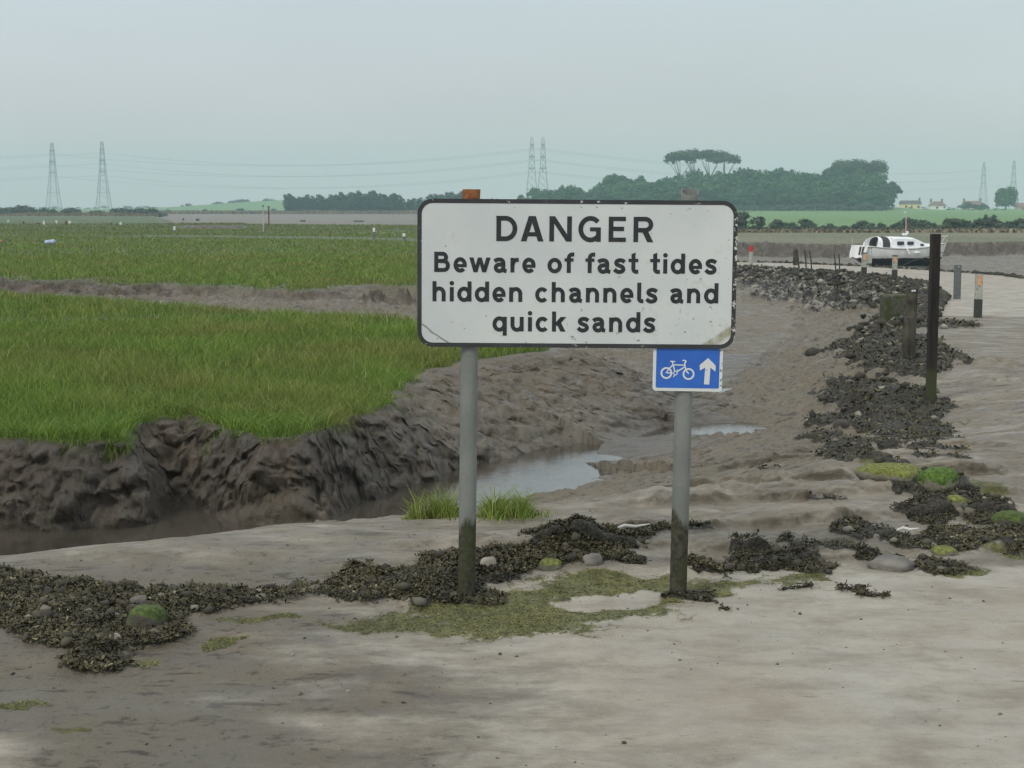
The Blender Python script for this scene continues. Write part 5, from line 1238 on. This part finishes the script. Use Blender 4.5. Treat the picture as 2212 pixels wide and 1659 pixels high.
for a in [(1470, 324, 58, 32, 0, 790, 'leftmost flat topped pine standing above the wood', 1), (1500, 320, 60, 34, 0, 796, 'second flat topped pine from the left above the wood', 2), (1534, 321, 60, 34, 0, 790, 'third flat topped pine from the left above the wood', 3), (1566, 329, 60, 32, 0, 786, 'fourth flat topped pine from the left, sloping down to the right', 4),
          (1822, 344, 56, 34, 0, 760, 'left pine of the two rising above the right end of the wood', 5), (1856, 343, 60, 36, 0, 765, 'middle pine above the right end of the wood', 6), (1898, 345, 74, 42, 0, 768, 'spreading pine at the right end of the wood', 7), (1928, 392, 30, 26, 0, 740, 'low drooping pine hanging over the right end of the wood', 8)]:
    pine(*a)
# lone tree on the right
DM = [crown_mesh('crown', [(0, 0, .42, .42, .42, .46), (-.22, 0, .34, .3, .3, .32), (.24, .05, .36, .28, .3, .32), (.05, -.15, .66, .26, .26, .28), (-.12, .1, .62, .24, .24, .24), (.3, 0, .2, .24, .24, .2), (-.34, 0, .2, .22, .22, .2)], 3200, .035, LM, 777)]
tree(2174, 456, 400, 1.05, 820, DM, STM, 'broadleaf_tree', 'large round green tree right of the far houses', 'tree', None, 2)
for px, pt, Yv, lab in ((2085, 432, 830, 'small conical tree in front of the brown roofed house'), (2105, 438, 825, 'small round tree between the brown roofed house and the large tree'), (2126, 436, 828, 'small bush tree left of the large round tree'), (1966, 446, 850, 'small dark bush between the yellow and the white house'), (2034, 442, 860, 'low round bush right of the white house'), (2060, 448, 850, 'low brownish bush left of the brown roofed house')):
    tree(px, 456, pt, 1.1, Yv, BU, STM, 'small_tree', lab, 'tree', None, int(px))
# hedges on the near field
hed = [(1610, 452), (1592, 470), (1640, 480), (1665, 484), (1680, 474), (1712, 482), (1745, 472), (1750, 480), (1780, 490), (1800, 484), (1825, 490), (1850, 486), (1868, 477), (1880, 492), (1905, 484), (1925, 488), (1940, 484), (1960, 470), (1985, 478), (2000, 476), (2020, 484), (2040, 478), (2058, 470), (2078, 474), (2095, 480), (2130, 470), (2148, 468), (2160, 474), (2185, 478), (2120, 478), (2205, 470), (2180, 490), (2150, 488), (2080, 492), (2010, 494), (1970, 494), (1700, 494), (1630, 492), (1850, 496), (2230, 474), (2260, 470), (2290, 480), (1560, 474), (1530, 466)]
random.seed(11)
for i, (px, pt) in enumerate(hed):
    tree(px, 503, pt - 6, random.uniform(.95, 1.35), 192 + random.uniform(-4, 12), BU, STM, 'hedge_bush', 'grey green hedge bush along the far side of the river marsh', 'bush', 'hedge bushes beyond the boat', i)
for i, (px, pt) in enumerate([(2130, 459), (2147, 460)]):
    tree(px, 480, pt, .6, 300, BU, STM, 'hedge_bush', ('left' if i == 0 else 'right') + ' one of two taller bushes standing on the field below the large tree', 'bush', None, i)
for i, px in enumerate(range(1560, 2300, 13)):
    tree(px + random.uniform(-4, 4), 503, 488 + random.uniform(-4, 3), random.uniform(1.3, 1.9), 190 + random.uniform(-3, 3), BU, STM, 'hedge_bush', 'low bush at the foot of the hedge beyond the boat', 'bush', 'low bushes at the hedge foot', i)
for i, px in enumerate(range(1930, 2290, 17)):
    tree(px, 460, 452 + random.uniform(-2, 2), 2.2, 760, BU, STM, 'hedge_bush', 'low hedge bush along the field edge below the far houses', 'bush', 'field hedge below the houses', i)
# poplar row
px = 618; i = 0
while px < 1085:
    pt = 420 + 5 * math.sin(px * .03) + random.uniform(-4, 5) + (6 if 870 < px < 930 else 0) + (10 if px > 1010 else 0)
    tree(px, 466, pt, random.uniform(1.3, 2.0), 690 + random.uniform(-10, 45), PO, TRK, 'poplar', 'slender tree of the long straight row left of the danger sign', 'tree', 'row of slender trees beyond the river', i)
    px += random.uniform(4, 8); i += 1
# reeds
RD = Mat('reed_material', .85, .2); RD.col(RD.ramp(RD.attr('tint'), [(0, (.10, .085, .05)), (.5, (.20, .17, .11)), (1, (.30, .26, .18))]))
def reeds(n, px0, px1, Y0_, Y1_, h, label):
    yy = RG.uniform(Y0_, Y1_, n); pxx = RG.uniform(px0, px1, n); xx = (pxx - CX) / F * yy; zz = gzv(xx, yy)
    o = blade_mesh('reeds', xx, yy, zz - .05, h * RG.uniform(.7, 1.15, n) * (1 + .4 * fbm(xx * .08, yy * .05, 0, 2)), np.full(n, .5), np.full(n, .25), RD.m, np.clip(RG.beta(2, 2, n) + .3 * fbm(xx * .05, yy * .02, 0, 2), 0, 1)); return tag(o, label, 'reeds', kind='stuff')
reeds(9000, -250, 345, 405, 440, 1.7, 'tan reeds along the far edge of the marsh at the left horizon')
reeds(7000, 330, 1120, 672, 690, 1.6, 'tan reeds along the far shore of the river below the slender trees')
reeds(3500, 1540, 2350, 182, 188, .45, 'brownish rough grass at the foot of the hedge beyond the boat')
# bushes at the left horizon
lb_ = [(20, 445, 440), (58, 441, 440), (40, 449, 430), (85, 447, 440), (0, 447, 450), (-20, 444, 450), (140, 449, 440), (155, 447, 450), (118, 452, 440), (225, 454, 440), (250, 449, 435), (268, 448, 430), (285, 450, 435), (308, 448, 440), (325, 449, 440), (340, 451, 445), (205, 455, 460)]
for i, (px, pt, Yv) in enumerate(lb_):
    tree(px, 470, pt - 4, random.uniform(1.1, 1.6), Yv, BU, STM, 'shoreline_bush', 'dark green bush on the far tan bank at the left horizon', 'bush', 'bushes on the left far bank', i)
for i, (px, pt, Yv, lab) in enumerate([(402, 436, 1180, 'round tree standing alone at the left foot of the green hill'), (430, 441, 1180, 'smaller round tree beside the lone tree at the hill foot'), (465, 434, 1210, 'leftmost tree of the hedge on the green hill'), (482, 432, 1215, 'second tree of the hedge on the green hill'), (500, 430, 1220, 'third tree of the hedge on the green hill'), (520, 426, 1230, 'fourth tree of the hedge on the green hill'), (536, 425, 1230, 'rightmost tree of the hedge on the green hill'),
                                      (574, 424, 1235, 'rounded tree on top of the green hill'), (590, 427, 1235, 'windswept tree on top of the green hill'), (440, 449, 700, 'round dark bush at the foot of the green hill'), (518, 447, 690, 'dark round bush below the hedge of the green hill'), (590, 448, 690, 'brownish bush behind the two tall marsh poles'), (360, 450, 700, 'dark bush at the left end of the far mudflat')]):
    tree(px, 455, pt, 1.15, Yv, BU, STM, 'hill_tree', lab, 'tree', None, i)
# distant tree line all along the horizon
for i, px in enumerate(range(-60, 2300, 15)):
    if 620 < px < 1080 or 1130 < px < 1925 or 420 < px < 620: continue
    tree(px + random.uniform(-5, 5), 452, 446 + random.uniform(-3, 2.5) + (2 if px > 1900 else 0), 2.2, 1750 + random.uniform(-60, 60), BU, STM, 'distant_tree', 'faint blue grey tree of the distant line along the horizon', 'tree', 'distant tree line', i)

# ------------------------------------------------------------------ houses
def house(px0, px1, py_eave, py_ridge, pyb, Y, wall, roof, label, wins=(), hip=0.0, chim=(), dep=7.0, cat='house'):
    a = Q(px0, pyb, Y); b = Q(px1, pyb, Y); s = Y / F; W_ = b.x - a.x; cxh = (a.x + b.x) / 2; zg = gz(cxh, Y) - .3
    ze = Q(px0, py_eave, Y).z - zg; zr = Q(px0, py_ridge, Y).z - zg
    t = empty('house', (cxh, Y, zg), label, cat)
    mb = MB(); w2 = W_ / 2
    mb.add([(-w2, 0, 0), (w2, 0, 0), (w2, dep, 0), (-w2, dep, 0), (-w2, 0, ze), (w2, 0, ze), (w2, dep, ze), (-w2, dep, ze), (-w2, dep / 2, zr - .1 if hip == 0 else ze), (w2, dep / 2, zr - .1 if hip == 0 else ze)],
           [(0, 1, 5, 4), (2, 3, 7, 6), (1, 2, 6, 9, 5), (3, 0, 4, 8, 7)])
    wl_o = mb.build('wall', wall, t)
    mb = MB(); e_ = .35; r0 = -w2 - e_ + hip; r1 = w2 + e_ - hip
    mb.add([(-w2 - e_, -e_, ze - .1), (w2 + e_, -e_, ze - .1), (w2 + e_, dep + e_, ze - .1), (-w2 - e_, dep + e_, ze - .1), (r0, dep / 2, zr), (r1, dep / 2, zr)], [(0, 1, 5, 4), (1, 2, 5), (2, 3, 4, 5), (3, 0, 4), (0, 3, 2, 1)])
    rf = mb.build('roof', roof, t)
    for u in chim:
        mb = MB(); mb.box((u * W_, dep / 2, zr + .4), (.9, .7, 2.0)); mb.build('chimney', chm, rf)
    for u, wz, ww, wh in wins:
        mb = MB(); mb.box((u * W_, -.03, ze * wz), (ww, .12, wh)); fr = mb.build('window', wfr, t)
        mb = MB(); mb.box((u * W_, -.10, ze * wz), (ww * .8, .06, wh * .8)); mb.build('pane', bglass, fr)
    return t
chm = simple('chimney_brick', (.22, .13, .10), .9, .2, 1); wfr = simple('window_frame', (.30, .28, .25), .7, .1, 2)
yel = simple('yellow_render', (.80, .66, .33), .8, .08, .5); whi = simple('white_render', (.88, .88, .82), .8, .05, .5); slate = simple('slate_roof', (.10, .10, .105), .8, .2, .6); tile = simple('brown_tile', (.22, .15, .12), .85, .2, .6); brick = simple('brown_wall', (.26, .19, .15), .85, .2, .6)
house(1949, 1990, 440, 433, 454, 850, yel, slate, 'yellow rendered house with dark slate roof on the far shore', [(-.3, .55, 1.2, 1.2), (0, .55, .9, 1.2), (.35, .5, 1.2, 1.3)], 0, (.48,))
house(2011, 2044, 444, 435, 454.5, 850, whi, tile, 'white house with brown hipped roof on the far shore', [(.38, .6, .9, 1.1), (-.1, .55, 1.3, 1.1)], 2.4, (-.42, .30), 6)
house(2085, 2122, 446, 434, 455, 870, brick, tile, 'brown roofed house half hidden behind trees on the far shore', [(-.1, .5, 1.0, 1.0)], 0, (-.48, .48), 7)
house(2098, 2104, 447, 444, 453, 845, whi, tile, 'tiny white outbuilding in front of the brown roofed house', [], 0, (), 3, 'outbuilding')
house(2200, 2230, 446, 438, 455, 860, simple('pink_wall', (.5, .36, .28), .85, .1, .5), tile, 'pinkish house cut off by the right edge of the photo', [(-.2, .5, 1.0, 1.0)], 0, (), 7)
# ------------------------------------------------------------------ pylons and wires
steel = simple('pylon_steel', (.16, .17, .175), .6, .1, .2)
def pylon(px, pyt, Y, label, rot=0.0):
    top = Q(px, pyt, Y); zg = gz(top.x, Y); H_ = top.z - zg
    t = empty('pylon', (top.x, Y, zg), label, 'pylon', 'electricity pylons', rz=rot)
    def hw(u): return np.interp(u, [0, .25, .55, .8, 1], [.115, .082, .05, .034, .016]) * H_ * .85
    lv = [0, .13, .25, .36, .46, .55, .63, .70, .77, .84, .91, 1.0]
    mb = MB(); th = .24
    for sx2, sy2 in ((1, 1), (1, -1), (-1, 1), (-1, -1)): mb.tube([(sx2 * hw(u), sy2 * hw(u), u * H_) for u in lv], [th * (1.15 - .5 * u) for u in lv], 4)
    mb.build('mast', steel, t)
    mb = MB()
    for a, b in zip(lv[:-1], lv[1:]):
        for (c1_, c2_) in (((1, 1), (1, -1)), ((1, -1), (-1, -1)), ((-1, -1), (-1, 1)), ((-1, 1), (1, 1))):
            mb.tube([(c1_[0] * hw(a), c1_[1] * hw(a), a * H_), (c2_[0] * hw(b), c2_[1] * hw(b), b * H_)], .10, 3); mb.tube([(c2_[0] * hw(a), c2_[1] * hw(a), a * H_), (c1_[0] * hw(b), c1_[1] * hw(b), b * H_)], .10, 3)
            if b in (.25, .55, .70, .84): mb.tube([(c1_[0] * hw(b), c1_[1] * hw(b), b * H_), (c2_[0] * hw(b), c2_[1] * hw(b), b * H_)], .16, 4)
    mb.build('bracing', steel, t)
    for u in (.55 + .0, .72, .88):
        mb = MB()
        for sg in (-1, 1):
            mb.tube([(0, sg * hw(u), u * H_), (0, sg * 7.5, u * H_ + .6)], .2, 4); mb.tube([(0, sg * hw(u + .04), (u + .04) * H_), (0, sg * 7.5, u * H_ + .6)], .16, 4)
            mb.tube([(0, sg * 7.5, u * H_ + .6), (0, sg * 7.5, u * H_ - 3)], .14, 4)
        mb.box((0, 0, u * H_), (hw(u) * 2.1, hw(u) * 2.1, .7)); mb.build('crossarm', steel, t)
    return Vector((top.x, Y, zg)), H_
PY = [pylon(112, 308, 1480, 'leftmost lattice pylon on the horizon'), pylon(220, 305, 1440, 'second lattice pylon from the left on the horizon'),
      pylon(1149, 295, 1400, 'left pylon of the close pair behind the danger sign'), pylon(1173, 295, 1390, 'right pylon of the close pair behind the danger sign'),
      pylon(2126, 350, 2050, 'pale pylon behind the brown roofed house'), pylon(2191, 347, 2020, 'pale pylon behind the large round tree')]
far_p = [(Vector((-1250, 1500, 1)), 60), (Vector((-1200, 1420, 1)), 60)]
for la, lb2 in (((far_p[0]), PY[0]), (far_p[1], PY[1]), (PY[0], PY[2]), (PY[1], PY[3]), (PY[2], PY[4]), (PY[3], PY[5])):
    for u in (.50, .67, .83):
        mb = MB()
        for off in (-7.5, 7.5):
            a = la[0] + Vector((0, off, la[1] * u)); b = lb2[0] + Vector((0, off, lb2[1] * u)); pts = []
            for k in range(25):
                t = k / 24; p = a.lerp(b, t); p.z -= 4 * t * (1 - t) * 13; pts.append(p)
            mb.tube(pts, .05, 3, False)
        o = mb.build('power_line', steel); tag(o, 'faint sagging power lines strung between the distant pylons', 'power line', 'power lines between the pylons')
# ------------------------------------------------------------------ haze
mb = MB(); mb.box((0, 1100, 36), (8200, 2800, 78)); hz_ = mb.build('haze', None); tag(hz_, 'thin blue grey haze over the whole estuary', 'haze', kind='stuff')
hm = bpy.data.materials.new('haze_material'); hm.use_nodes = True; hn = hm.node_tree.nodes; hn.clear()
pv = hn.new('ShaderNodeVolumePrincipled'); ho = hn.new('ShaderNodeOutputMaterial'); hm.node_tree.links.new(pv.outputs[0], ho.inputs['Volume'])
pv.inputs['Color'].default_value = (.68, .93, 1.0, 1); pv.inputs['Density'].default_value = .00042; pv.inputs['Anisotropy'].default_value = .2
hz_.data.materials.append(hm)
